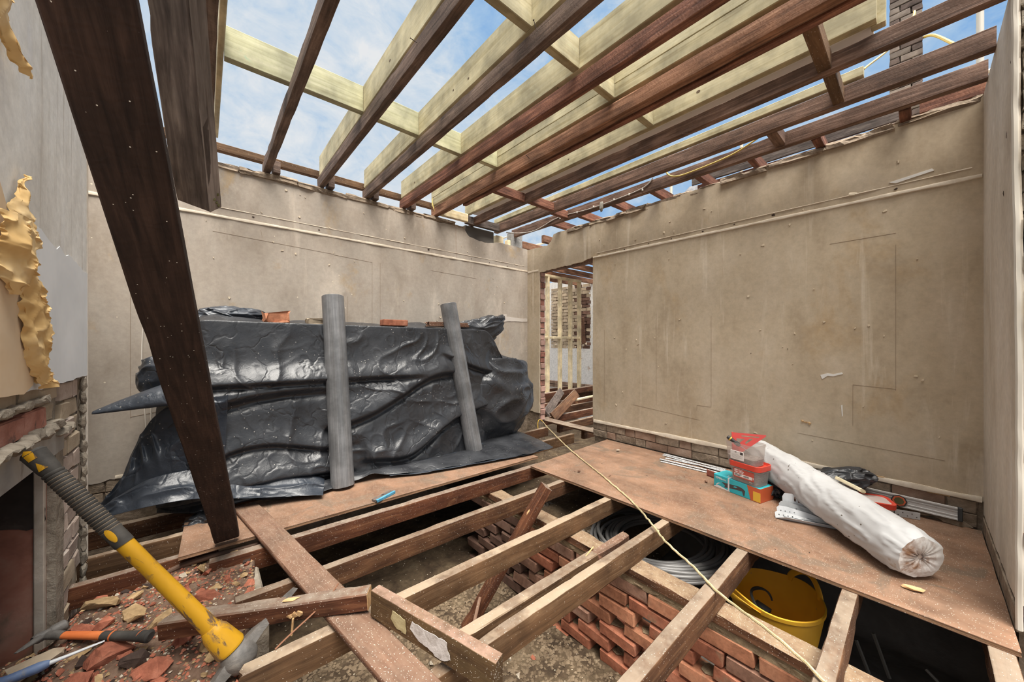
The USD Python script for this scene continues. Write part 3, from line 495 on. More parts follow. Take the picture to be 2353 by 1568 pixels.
part(wl, 'reveal_strip', cbox((XB - 0.055, 2.275, -0.26), (XB - 0.028, 2.30, 0.60), 0.003), earthy('reveal_cement', [(0.3, (0.32, 0.27, 0.22)), (0.7, (0.52, 0.46, 0.39))], scale=8, bump=0.4, coord="pos"))
part(wl, 'jamb_render', poly_slab(sg.Polygon(np.vstack([ragged([(2.31, -0.28), (2.31, 0.62)], 0.05, 0.006, 64), ragged([(2.42, 0.66), (2.42, -0.28)], 0.05, 0.012, 65)])).buffer(0), 0.03, 'x', XB - 0.006, -1), MORTAR, smooth=False)
part(wl, 'near_jamb', cat(*[moved(stone((0.10, 0.16, 0.13), 1040 + i, 26), (XB - 0.05, 1.775, -0.2 + 0.09 * i)) for i in range(10)]), BRICK_WASH, smooth=False)
struct('wall_alcove', cat(cbox((-0.83, YE - 0.04, -0.85), (XB - 0.03, YE, 2.5)), cbox((-0.95, 2.7, -0.85), (-0.85, 3.6, 2.5))), PLASTER_FRONT)
# torn lining paper hanging off the breast
PAPER = earthy('lining_paper', [(0.3, (0.66, 0.47, 0.28)), (0.7, (0.76, 0.6, 0.42))], scale=3, bump=0.06, coord="object", rough=0.8)
PAPER2 = earthy('paper_torn', [(0.25, (0.62, 0.37, 0.13)), (0.5, (0.74, 0.5, 0.22)), (0.8, (0.80, 0.64, 0.4))], scale=5, bump=0.1, coord="object", rough=0.8)
wp = thing('lining_paper', 'torn cream lining paper peeling off the pale chimney breast', 'wallpaper')
fl = np.vstack([ragged([(1.2, 0.96), (1.92, 0.905)], 0.06, 0.004, 71), ragged([(2.0, 0.93), (2.03, 1.0), (1.93, 1.15), (1.88, 1.3), (1.80, 1.45), (1.70, 1.6), (1.2, 1.7)], 0.04, 0.014, 72)])
part(wp, 'stuck_sheet', poly_slab(sg.Polygon(fl).buffer(0), 0.003, 'x', XB + 0.006, -1), PAPER, smooth=False)
def curl(rows, seed, mat, name, nv=14, amp=0.012):
    """rows: (z, y0, x0, y1, x1): a hanging strip of paper from edge 0 to edge 1 at each height."""
    rw = spline([[r[0], r[1], r[2], r[3], r[4]] for r in rows], 110)
    def fn(u, v):
        k = np.clip((u * (len(rw) - 1)).round().astype(int), 0, len(rw) - 1); r = rw[k]
        z = r[..., 0]; y = r[..., 1] * (1 - v) + r[..., 3] * v; x = r[..., 2] * (1 - v) + r[..., 4] * v
        nz = meshkit.fbm(np.stack([y * 22, z * 13, x * 0 + seed], -1), 3, seed) - 0.5
        cr = 1 - np.abs(meshkit.noise(np.stack([y * 30, z * 22, x * 0 + seed], -1), seed + 4) * 2 - 1); x = x + 0.02 * nz + 0.012 * cr ** 3 + 0.012 * np.sin(v * 3.14); e = (meshkit.noise(np.stack([z * 45, v * 0, v * 0 + seed], -1), seed) - 0.5) + 0.8 * (meshkit.noise(np.stack([z * 160, v * 0, v * 0 + seed], -1), seed + 1) - 0.5)
        y = y + e * 0.03 * (v > 0.8) - e * 0.018 * (v < 0.1)
        return np.stack([np.maximum(x, XB + 0.003), y, z], -1)
    part(wp, name, sheet(grid(110, nv + 8, fn), 0.0012), mat, smooth=40)
curl([(1.62, 1.905, XB + .004, 1.925, XB + .006), (1.50, 1.80, XB + .006, 1.90, XB + .02), (1.42, 1.78, XB + .006, 1.93, XB + .03), (1.36, 1.82, XB + .006, 1.91, XB + .035), (1.28, 1.86, XB + .006, 1.93, XB + .03), (1.2, 1.87, XB + .006, 1.98, XB + .035), (1.12, 1.88, XB + .006, 2.01, XB + .03), (1.05, 1.91, XB + .006, 1.97, XB + .025), (0.98, 1.96, XB + .006, 2.03, XB + .025), (0.91, 2.04, XB + .01, 2.10, XB + .025)], 3, PAPER2, 'torn_strip')
curl([(1.46, 1.73, XB + .006, 1.80, XB + .03), (1.36, 1.70, XB + .006, 1.83, XB + .04), (1.30, 1.70, XB + .006, 1.85, XB + .04), (1.25, 1.74, XB + .006, 1.82, XB + .03), (1.22, 1.78, XB + .006, 1.80, XB + .02)], 5, PAPER2, 'torn_flap')
curl([(1.16, 1.95, XB + .006, 1.99, XB + .02), (1.1, 1.96, XB + .006, 2.04, XB + .03), (1.02, 1.99, XB + .006, 2.02, XB + .02), (0.95, 2.02, XB + .006, 2.07, XB + .02), (0.93, 2.04, XB + .006, 2.05, XB + .015)], 7, PAPER2, 'torn_flap')
curl([(2.10, 1.66, XB + .006, 1.73, XB + .02), (2.0, 1.68, XB + .006, 1.75, XB + .02), (1.95, 1.73, XB + .01, 1.79, XB + .03), (1.90, 1.80, XB + .015, 1.825, XB + .025)], 9, PAPER2, 'torn_flap', 10)

# ------------------------------------------------------------------ ceiling: old joists (along y) over the wall heads
ZC = 2.48
def old_joist(x0, x1, y0, y1, h, mat, label, seed, z=ZC, group=None, yaw=0.0):
    L = y1 - y0
    return single('ceiling_joist', timber(L, x1 - x0, h, seed, 0.0011, 0.003, 0.05, nick=0.012), W[mat], label, 'joist', ((x0 + x1) / 2, y0, z + h / 2), (yaw, 1, 0))
old_joist(-0.005, 0.046, -0.2, 3.62, 0.09, 'ceil_grey', 'old brown ceiling joist half hidden behind the hanging beam', 1)
old_joist(0.380, 0.430, -0.6, 3.62, 0.09, 'ceil_grey', 'old grey-brown ceiling joist with open sky on both sides', 2, yaw=-0.003)
old_joist(0.800, 0.848, -0.6, 3.62, 0.09, 'ceil_grey', 'old brown ceiling joist, third from the hanging beam', 3, yaw=-0.004)
old_joist(1.200, 1.250, -0.6, 3.62, 0.09, 'ceil_grey', 'old brown ceiling joist, fourth from the hanging beam', 4, yaw=-0.004)
old_joist(1.590, 1.642, -0.6, 3.62, 0.092, 'ceil_red', 'old dark red ceiling joist with a nail standing on top', 5, yaw=-0.006)
dj = thing('ceiling_joist', 'doubled orange-brown ceiling joist with a stepped underside', 'joist', (1.935, -0.6, ZC), (0, 1, 0))
part(dj, 'joist', timber(4.22, 0.055, 0.095, 6, 0.002, 0.004, 0.06, nick=0.02), W['ceil_orange'], o=(0, -0.0275, 0.0475))
part(dj, 'packing_board', timber(4.0, 0.030, 0.07, 7, 0.0015), W['ceil_soot'], o=(0.1, -0.0705, 0.05))
part(dj, 'doubling_joist', timber(3.6, 0.042, 0.09, 8, 0.002), W['ceil_red'], o=(0.1, -0.107, 0.047))
old_joist(2.440, 2.490, -0.24, 3.62, 0.086, 'ceil_soot', 'sooty dark ceiling joist with a long split and white bloom', 9)
old_joist(2.838, 2.896, -0.24, 3.62, 0.10, 'ceil_soot', 'sooty dark ceiling joist below the short notched batten', 10)
old_joist(3.140, 3.190, -0.24, 3.62, 0.10, 'ceil_soot', 'dark ceiling joist carrying a clipped grey cable by the door wall', 11)
NAIL = plain('rusty_nail', (0.05, 0.035, 0.03), 0.6, 0.4)
def nail(p, d, L=0.045, r=0.0018, label='bent rusty nail left standing in an old ceiling joist', group='old nails in the ceiling joists'):
    d = V(d, float) / np.linalg.norm(d); p = V(p)
    m = cat(tube([p, p + d * L * 0.6, p + d * L], r, 6), tube([p + d * L, p + d * (L + 0.002)], 0.004, 8))
    single('nail', m, NAIL, label, 'nail', group=group)
for p, d, w in (((1.60, 1.42, 2.568), (0.0, 0.05, 1), 'upright on the dark red joist'), ((0.80, 1.35, 2.565), (-0.3, 0.3, 1), 'on top of the third joist from the hanging beam'), ((0.802, 1.62, 2.545), (-1, 0.2, 0.3), 'in the side of the third joist from the hanging beam'), ((1.94, 2.02, 2.52), (-1, -0.2, 0.2), 'in the side of the doubled orange joist'), ((2.438, 2.7, 2.54), (-1, 0.3, 0.5), 'in the split sooty joist near the far corner'), ((1.2, 1.2, 2.565), (-0.4, 0.1, 1), 'on top of the fourth joist from the hanging beam')):
    nail(p, d, label='rusty nail standing ' + w, group=None)
# new treated joists just above
ZN = 2.602
def new_joist(x0, w, y0, y1, h, label, seed, mat='new', z=ZN):
    return single('roof_joist', timber(y1 - y0, w, h, seed, 0.0006, 0.003, 0.2), W[mat], label, 'joist', (x0 + w / 2, y0, z + h / 2), (0, 1, 0))
new_joist(0.052, 0.028, -0.3, 3.45, 0.175, 'new pale roof joist on edge beside the hanging beam', 21)
new_joist(0.800, 0.046, -0.3, 3.62, 0.178, 'new pale roof joist, second from the hanging beam', 22)
new_joist(1.200, 0.046, -0.3, 3.62, 0.178, 'new pale roof joist with several dark knots', 23)
new_joist(1.583, 0.046, -0.3, 3.62, 0.178, 'new pale roof joist with wavy flame grain', 24)
n5 = thing('roof_joist', 'new pale roof joist built of two boards, one above the other', 'joist', (1.94, -0.3, ZN), (0, 1, 0))
part(n5, 'lower_board', timber(3.92, 0.046, 0.088, 25, 0.0006, 0.003, 0.2), W['new'], o=(0, -0.023, 0.044))
part(n5, 'upper_board', timber(3.92, 0.046, 0.088, 26, 0.0006, 0.003, 0.2), W['new'], o=(0, -0.023, 0.134))
new_joist(2.390, 0.046, 0.134, 3.62, 0.178, 'new pale roof joist with an oval knot, next to the chimney pier', 27)
new_joist(2.84, 0.045, 0.21, 3.62, 0.052, 'slim new batten with a notched end lying above the joists', 28)
single('soffit_board', timber(3.4, 0.10, 0.018, 29, 0.0005), plain('primed_board', (0.78, 0.74, 0.72), 0.6), 'white primed board lying along the new roof joists', 'board', (2.51, 0.15, 2.625), (0, 1, 0))
KN = plain('knot', (0.13, 0.085, 0.045), 0.7)
for i, (x, y, z, s) in enumerate([(2.39, 0.37, 2.69, .02), (2.39, 0.93, 2.68, .012), (1.2, 1.32, 2.70, .012), (1.2, 1.78, 2.66, .009), (1.2, 1.95, 2.68, .008), (0.8, 1.98, 2.68, .011), (1.583, 3.3, 2.66, .012), (2.39, 1.3, 2.66, .011), (2.39, 2.0, 2.66, .009)]):
    jn = [p for p in stage.GetPrimAtPath('/World').GetChildren() if p.GetName().startswith('roof_joist')]
    own = min((p for p in jn if p.GetTypeName() == 'Mesh'), key=lambda p: abs(UsdGeom.Xformable(p).GetLocalTransformation().ExtractTranslation()[0] - x - 0.02))
    L = UsdGeom.Xformable(own).GetLocalTransformation().ExtractTranslation()
    an = np.linspace(0, 6.28, 10)[:-1]; pg = sg.Polygon(np.stack([(y - L[1]) + s * np.cos(an), (z - L[2]) + s * 0.62 * np.sin(an)], 1))
    m = poly_slab(pg, 0.0012, 'y', 0.0, 1); m.vertices[:, 1] += (L[0] - x)
    part(own, 'knot', m, KN, smooth=False)
def noggin(x0, x1, y, label, seed, mat='newgreen', w=0.046, h=0.172, z=ZN, yaw=0.0):
    single('noggin', timber(x1 - x0, w, h, seed, 0.0006, 0.003, 0.2), W[mat], label, 'noggin', (x0, y, z + h / 2), (1, yaw, 0))
noggin(0.082, 0.798, 2.46, 'long green-tinted noggin crossing the first bay beside the hanging beam', 31, yaw=-0.02)
noggin(0.848, 1.198, 2.455, 'green-tinted noggin between the second and third new joists', 32)
noggin(1.248, 1.581, 2.475, 'new pale noggin with a dark grain fork, third along the row', 33)
noggin(1.631, 1.938, 2.45, 'short green noggin with nail heads under the boarded joist', 34)
noggin(0.848, 1.198, 1.255, 'new noggin at the top edge of the view, nearest row', 35, 'new')
noggin(1.248, 1.581, 1.27, 'new noggin of the nearer row beside the flame-grained joist', 36, 'new')
noggin(1.631, 1.938, 1.275, 'new noggin of the nearer row left of the boarded joist', 37, 'new')
noggin(1.988, 2.388, 1.255, 'new noggin of the nearer row right of the boarded joist', 38, 'new')
noggin(2.066, 2.438, 0.325, 'old brown noggin with a torn end beside the white-bloomed joist', 39, 'floor_tan', 0.055, 0.085, 2.487)
noggin(2.492, 2.838, 0.315, 'old brown noggin right of the split sooty joist', 40, 'floor_tan', 0.05, 0.085, 2.487)
noggin(2.066, 2.438, 2.63, 'old dark noggin near the far wall beside the doubled joist', 41, 'ceil_red', 0.05, 0.085, 2.482)
noggin(2.492, 2.838, 2.60, 'old dark noggin near the far wall between the two sooty joists', 42, 'ceil_red', 0.05, 0.085, 2.482)
noggin(2.898, 3.138, 2.66, 'old dark noggin near the far corner below the grey cable', 43, 'ceil_red', 0.05, 0.085, 2.482)
noggin(2.898, 3.138, 0.66, 'old dark noggin between the two right-hand sooty joists', 44, 'ceil_soot', 0.06, 0.085, 2.49)
noggin(2.436, 2.482, 0.13, 'short upright pale offcut closing the end of the new joist', 45, 'new', 0.05, 0.30, 2.60)
noggin(-0.9, 2.0, 3.69, 'long brown wall plate beyond the back wall head', 46, 'floor_tan', 0.05, 0.062, 2.602)
noggin(1.990, 2.34, 3.50, 'new pale noggin over the broken wall top near the corner', 47, 'stud', 0.05, 0.09, 2.48)
noggin(2.34, 2.84, 3.53, 'grey cement-stained noggin over the broken wall top', 48, 'darkgrey', 0.05, 0.09, 2.475)
for i, x in enumerate((0.43, 0.848, 1.25, 1.642)):   # stub ends beside the joists on the wall head
    noggin(x + 0.002, x + 0.052, 3.56, 'old joist stub sitting on the back wall head beside a joist', 50 + i, 'ceil_grey', 0.12, 0.10, 2.476)
    tag(stage.GetPrimAtPath('/World').GetChildren()[-1], ['old grey joist stub on the back wall nearest the hanging beam', 'old joist stub on the back wall, second from the hanging beam', 'old joist stub on the back wall, third from the hanging beam', 'old joist stub on the back wall, fourth from the hanging beam'][i], 'joist stub')
# hall joists resting on the right wall
for i, y in enumerate((0.06, 0.47, 0.865, 1.255, 1.67, 2.095, 2.55, 2.95)):
    lab = ['nearest the front wall', 'second from the front wall', 'third from the front wall', 'fourth from the front wall', 'fifth from the front wall', 'third from the corner', 'second from the corner', 'in the broken corner'][i]
    single('hall_joist', timber(1.75, 0.05, 0.085, 60 + i, 0.002, 0.004, 0.08), W['ceil_red'], f'old brown hall joist end on the door wall, {lab}', 'joist', (3.195, y, 2.475 + 0.042 + (0.015 if 1 < i < 6 else 0.022 if i > 5 else 0.0)), (1, 0, 0))
single('wall_plate', timber(0.62, 0.10, 0.085, 69, 0.002), W['ceil_red'], 'old brown timber plate on the door wall beside the front wall', 'timber', (3.42, -0.62, 2.54), (0, 1, 0))
single('gutter_board', timber(1.55, 0.02, 0.09, 71, 0.002), W['darkgrey'], 'weathered grey board standing behind the hall joists', 'board', (3.98, 0.06, 2.80), (0, 1, 0))
single('fascia_board', timber(1.5, 0.02, 0.19, 72, 0.002), W['ceil_red'], 'narrow dark board below the weathered grey board', 'board', (4.0, 0.06, 2.655), (0, 1, 0))
# a dark block wedged above the corner
cb = thing('concrete_block', 'grey concrete block at the broken corner of the walls', 'block', (3.10, 3.575, 2.34))
part(cb, 'block', cbox((0, 0, 0), (0.20, 0.10, 0.20), 0.006), earthy('grey_block', [(0.3, (0.2, 0.195, 0.185)), (0.7, (0.36, 0.35, 0.335))], scale=20, bump=0.6, coord="object"))
single('timber_packer', cbox((0, 0, 0), (0.12, 0.06, 0.10)), W['stud'], 'pale timber packer in the gap above the corner', 'offcut', (2.84, 3.575, 2.345))
single('timber_packer', cbox((0, 0, 0), (0.055, 0.06, 0.075)), W['stud'], 'small pale timber packer beside the concrete block', 'offcut', (3.03, 3.575, 2.345))
# cables
CABG = plain('grey_cable', (0.42, 0.38, 0.34), 0.5); CABY = plain('yellow_cable', (0.60, 0.43, 0.12), 0.5)
gc = thing('electric_cable', 'grey electric cable clipped along the dark joist towards the corner', 'cable')
zz = 2.517
part(gc, 'cable', tube(spline([(2.86, 3.40, 2.44), (2.98, 3.28, 2.43), (3.10, 3.12, 2.455), (3.136, 2.9, 2.515), (3.134, 2.4, 2.507), (3.134, 1.95, 2.510), (3.134, 1.76, 2.522), (3.134, 1.67, 2.545), (3.134, 1.62, 2.59)], 60), 0.0055, 7), CABG)
for y in (2.75, 2.5, 2.28, 2.03, 1.86, 1.72):
    part(gc, 'clip', cbox((3.126, y - 0.006, 2.503), (3.141, y + 0.006, 2.522), 0.002), plain(f'cable_clip_{int(y*100)}', (0.7, 0.66, 0.6), 0.5))
single('junction_box', moved(stone((0.05, 0.06, 0.13), 77, 30), (3.115, 2.17, 2.48)), earthy('dusty_box', [(0.3, (0.2, 0.18, 0.15)), (0.7, (0.36, 0.33, 0.28))], scale=30), 'dusty round junction box hanging from the grey cable', 'junction box', smooth=60)
yc = thing('extension_cable', 'yellow cable draped along the dark joist by the door wall', 'cable')
part(yc, 'cable', tube(spline([(3.12, 1.49, 2.60), (3.125, 1.43, 2.535), (3.13, 1.3, 2.520), (3.13, 1.1, 2.530), (3.13, 0.92, 2.555), (3.12, 0.83, 2.58), (3.12, 0.75, 2.61), (3.1, 0.4, 2.65), (3.15, 0.1, 2.66)], 60), 0.0065, 7), CABY)
single('extension_cable', tube(spline([(2.885, 0.212, 2.655), (2.94, 0.17, 2.71), (2.987, 0.12, 2.765), (3.06, 0.07, 2.87), (3.14, 0.03, 2.97), (3.2, 0.02, 3.05)], 30), 0.006, 7), CABY, 'yellow cable rising from the end of the slim batten', 'cable')
single('extension_cable', tube(spline([(7.04, -0.02, 5.02), (6.9, -0.09, 4.93), (6.72, -0.145, 4.78), (6.37, -0.23, 4.46), (5.95, -0.33, 4.1), (5.62, -0.38, 3.9)], 40), 0.016, 7), CABY, 'yellow cable looping from the chimney pier to the scaffold pole', 'cable')
single('flex_cable', tube(spline([(1.945, 3.55, 2.52), (1.93, 3.58, 2.62), (1.95, 3.60, 2.70), (1.99, 3.58, 2.75), (2.02, 3.5, 2.78)], 24), 0.006, 6), CABY, 'yellow cable looped over the end of the boarded joist', 'cable')
# chimney pier and scaffold beyond
ch = thing('chimney_pier', 'narrow grey-brown brick pier rising beyond the hall roof', 'chimney', (7.0, -0.02, -0.85))
CH = [earthy('pier_brick_a', [(0.3, (0.06, 0.045, 0.04)), (0.7, (0.2, 0.15, 0.13))], scale=6, bump=0.6, rnd=0.3), earthy('pier_brick_b', [(0.3, (0.13, 0.10, 0.085)), (0.7, (0.3, 0.25, 0.21))], scale=6, bump=0.6, rnd=0.3)]
part(ch, 'core', cbox((0.03, 0.0, 0), (0.4, 0.28, 7.6)), RENDER)
for i in range(52):
    z = 3.2 + i * 0.084
    for k, (a, b) in enumerate(((0, 0.19), (0.20, 0.29)) if i % 2 else ((0, 0.09), (0.10, 0.29))):
        part(ch, 'brick', moved(brick_mesh(b - a, 0.072, 0.06, 1200 + 2 * i + k, 0.008), (0.03, a - 0.005, z), (0, 1, 0)), CH[(i // 3 + k) % 2], smooth=25)
GALV = plain('scaffold_tube', (0.62, 0.58, 0.5), 0.45, 0.3)
def scaffold(name, a, b, label, r=0.024):
    single(name, tube([a, (V(a) + V(b)) / 2, b], r, 12), GALV, label, 'scaffold pole')
scaffold('scaffold_pole', (5.6, -0.38, -0.85), (5.6, -0.38, 6.0), 'upright scaffold pole against the blue sky right of the pier')
scaffold('scaffold_pole', (6.6, 4.05, -0.85), (6.6, 4.05, 4.2), 'upright scaffold pole seen above the middle of the door wall')
scaffold('scaffold_pole', (6.6, 3.05, -0.85), (6.6, 3.05, 4.2), 'thin upright scaffold pole seen above the split joist')
scaffold('scaffold_pole', (6.6, 1.9, -0.85), (6.6, 1.9, 4.6), 'upright scaffold pole behind the slim batten')
scaffold('scaffold_rail', (6.45, -2.0, 4.02), (6.45, 8.0, 4.02), 'level scaffold rail seen through the gap above the door wall')
scaffold('scaffold_rail', (6.45, -2.0, 3.55), (6.45, 8.0, 3.55), 'lower level scaffold rail seen through the gap above the door wall')
tarp_r = moved(stone((0.5, 0.7, 0.5), 78, 40), (5.6, 2.15, 3.19))
single('debris_sack', tarp_r, earthy('grey_sack', [(0.3, (0.11, 0.11, 0.12)), (0.7, (0.24, 0.235, 0.24))], scale=6, bump=0.8, stretch=(4, 4, 1)), 'grey crumpled sack on the scaffold above the door wall', 'sack', smooth=60)
single('scaffold_board', cbox((5.3, -1.0, 2.92), (6.4, 7.5, 2.96)), W['stud'], 'scaffold board deck beyond the hall carrying the grey sack', 'scaffold board')
# ------------------------------------------------------------------ floor joists (along x), tops just below the plywood
JT = -0.018
def floor_joist(p0, p1, label, seed, mat='floor', w=0.05, h=0.108, top=JT, rag=0.0):
    (x0, y0), (x1, y1) = p0, p1; L = math.hypot(x1 - x0, y1 - y0)
    return single('floor_joist', timber(L, w, h, seed, 0.0013, 0.004, 0.04, rag=rag, nick=0.016), W[mat], label, 'joist', (x0, y0, top - h / 2), (x1 - x0, y1 - y0, 0))
floor_joist((-0.84, 3.15), (3.30, 3.12), 'floor joist deepest under the black sheeting', 101)
floor_joist((-0.84, 2.775), (3.30, 2.70), 'floor joist under the front of the sheeted stack', 102, 'floor_tan')
floor_joist((0.02, 2.322), (3.30, 2.190), 'long red-stained floor joist in front of the plywood strip', 103, 'floor_red', 0.055)
floor_joist((0.10, 1.905), (3.30, 1.815), 'floor joist with a pale planed edge, second from the plywood strip', 104, 'floor')
floor_joist((0.085, 1.482), (3.30, 1.400), 'pale-topped floor joist passing under the loose board, third from the plywood strip', 105, 'floor_tan', 0.055, rag=0.02)
floor_joist((0.45, 1.055), (3.30, 0.995), 'floor joist with a peeled pale edge beside the split batten', 106, 'floor_tan', 0.05)
floor_joist((0.55, 0.617), (3.30, 0.608), 'dusty floor joist crossed by the twine', 107, 'floor', 0.055)
floor_joist((1.25, 0.203), (3.30, 0.200), 'short dusty floor joist beside the yellow tub', 108, 'floor', 0.056)
floor_joist((1.78, -0.190), (3.30, -0.196), 'end floor joist by the front wall', 109, 'floor', 0.062)
floor_joist((-0.84, 2.56), (0.06, 2.535), 'dark red trimmer joist behind the hearth rubble', 110, 'floor_red', 0.05, 0.10, -0.045)
bt = thing('split_batten', 'split pale batten lying loose beside the peeled floor joist', 'batten', (0.73, 1.128, -0.05), (1.03, -0.018, 0))
part(bt, 'batten', timber(0.80, 0.052, 0.064, 111, 0.0018, 0.004, 0.05, nick=0.03), W['floor_tan'])
part(bt, 'broken_end', timber(0.33, 0.048, 0.058, 112, 0.004, 0.004, 0.03, rag=0.03, nick=0.08), W['board'], o=(0.79, 0, -0.001), label='torn red end of the batten')
part(bt, 'splinter', moved(cbox((0, 0, 0), (0.09, 0.006, 0.006), 0.001), (0.74, 0.0, 0.026), (1, 0.2, 0.1)), W['splinter'])
# pipe across the joists near the hearth
pp = thing('gas_pipe', 'rusty iron pipe with an elbow behind the rubble', 'pipe')
part(pp, 'pipe', tube(spline([(-0.20, 2.475, -0.13), (-0.1, 2.47, -0.07), (-0.05, 2.46, -0.06), (0.10, 2.44, -0.055), (0.30, 2.42, -0.055)], 24), 0.014, 10), plain('rusty_pipe', (0.13, 0.075, 0.05), 0.7, 0.2))
part(pp, 'elbow', moved(stone((0.055, 0.05, 0.05), 79, 40), (-0.17, 2.474, -0.105)), plain('pipe_elbow', (0.10, 0.065, 0.05), 0.7, 0.2), smooth=60)

# ------------------------------------------------------------------ sleeper wall: timber plate on honeycomb brickwork
sw = thing('sleeper_wall', 'honeycomb red brick sleeper wall carrying the floor joists', 'brick wall')
XS = 1.705
part(sw, 'plate', timber(2.75, 0.118, 0.046, 120, 0.002, 0.004, 0.06, nick=0.03), W['plate'], o=(1.762, -0.34, -0.149), x=(0, 1, 0), label='dust-covered timber wall plate')
part(sw, 'bed_joint', cat(*[moved(stone((0.03, 0.12, 0.035), 2000 + i), (XS + 0.012, -0.3 + i * 0.085, -0.19)) for i in range(32)], cbox((XS + 0.006, -0.34, -0.212), (XS + 0.10, 2.41, -0.17), 0.004)), MORTAR_DK, smooth=False)
rsw = np.random.RandomState(6); kb2 = 0
for c in range(8):
    zt = -0.207 - 0.0775 * c
    if c < 2: starts, L, pitch = np.arange(-0.4 + (0.118 if c else 0.0) + 0.133, 2.4, 0.2375), 0.225, 0.2375
    else: starts, L, pitch = np.arange(-0.4 + 0.20 + (0.148 if c % 2 else 0.0), 2.4, 0.295), 0.222, 0.295
    for s in starts:
        d = rsw.uniform(-0.006, 0.006)
        if c == 1 and rsw.rand() < 0.1: continue
        near = s < 0.5
        mt = BRICKS[rsw.choice(3, p=(0.4, 0.4, 0.2) if c < 6 else (0.2, 0.1, 0.7))] if s < 1.75 else BRICK_DARK
        part(sw, 'brick', moved(brick_mesh(L, 0.066, 0.104, 2100 + kb2, 0.009, 0.006), (XS + 0.104 + d, s + rsw.uniform(-0.008, 0.008), zt - 0.066), (0, 1, 0)), mt, smooth=25); kb2 += 1
    ms = [moved(stone((0.085, 0.11, 0.019), 2600 + c * 40 + i, 16), (XS + 0.05, -0.35 + i * 0.098, zt - 0.072)) for i in range(29)]
    part(sw, 'mortar_joint', cat(*ms), MORTAR_DK, smooth=False, kind='stuff')
for s in np.arange(-0.25, 2.3, 0.2375):
    part(sw, 'mortar_joint', cbox((XS + 0.012, s - 0.01, -0.275), (XS + 0.09, s + 0.006, -0.205), 0.004), MORTAR_DK, smooth=False)

# ------------------------------------------------------------------ plywood
def ply_sheet(name, pts, label, th=0.018, seed=0):
    p = thing(name, label, 'plywood')
    r = np.vstack([ragged([pts[i], pts[(i + 1) % len(pts)]], 0.12, 0.0012, seed + i)[:-1] for i in range(len(pts))])
    pg = sg.Polygon(r)
    part(p, 'face_veneer', poly_slab(pg, 0.003, 'z', -0.003), W['ply'], smooth=False)
    part(p, 'core_ply', poly_slab(pg.buffer(-0.0012), th - 0.006, 'z', -th + 0.003), W['plyedge'], smooth=False, label='layered plywood edge')
    part(p, 'back_veneer', poly_slab(pg, 0.003, 'z', -th), W['ply'], smooth=False)
    return p
big = ply_sheet('plywood_sheet', [(2.135, -0.232), (3.335, -0.232), (3.335, 2.25), (2.128, 2.205)], 'large reddish plywood sheet laid along the door wall', seed=130)
ply_sheet('plywood_strip', [(-0.098, 2.425), (2.356, 2.337), (2.37, 2.86), (-0.085, 2.95)], 'long plywood strip in front of the sheeted stack', seed=140)
# debris lying on the sheet
def bit(label, size, o, mat, seed, cat_='wood chip', name='wood_chip', group=None, x=(1, 0, 0), n=12):
    return single(name, stone(size, seed, n), mat, label, cat_, o, x, group=group, smooth=False)
bit('curled yellow-edged bark splinter in front of the white roll', (0.16, 0.035, 0.018), (2.315, 0.018, 0.010), W['splinter'], 150, x=(0.35, -0.9, 0))
bit('pale stone lump on the far corner of the plywood sheet', (0.05, 0.04, 0.03), (3.05, 1.93, 0.014), FRAG[2], 151, 'stone', 'stone')
bit('brown bark chip left of the twine on the plywood sheet', (0.05, 0.03, 0.02), (2.33, 1.84, 0.010), W['board'], 152)
bit('small reddish chip near the plywood edge', (0.05, 0.012, 0.008), (2.44, 1.62, 0.005), W['board'], 153)
rsd = np.random.RandomState(12)
for i in range(46):
    x, y = rsd.uniform(2.2, 3.3), rsd.uniform(-0.2, 2.1)
    if abs((x - 2.43) - (y + 0.01)) < 0.22: continue
    dark = rsd.rand() < 0.6
    bit('dark splinter scattered on the plywood sheet' if dark else 'pale plaster crumb scattered on the plywood sheet', (rsd.uniform(.008, .026), rsd.uniform(.004, .009), .004), (x, y, 0.002), W['dark'] if dark else FRAG[2], 160 + i, 'splinter' if dark else 'crumb', 'splinter' if dark else 'plaster_crumb', 'dark splinters on the plywood sheet' if dark else 'pale crumbs on the plywood sheet', (rsd.normal(), rsd.normal(), 0), 8)

# ------------------------------------------------------------------ loose timbers
def beam(name, label, cat_, p0, p1, w, h, mat, seed, up=(0, 0, 1), **kw):
    p0, d, L = beam_frame(p0, p1)
    return single(name, timber(L, w, h, seed, kw.get('amp', 0.002), kw.get('c', 0.004), kw.get('step', 0.05), rag=kw.get('rag', 0.0), nick=kw.get('nick', 0.01)), W[mat], label, cat_, p0, d, up)
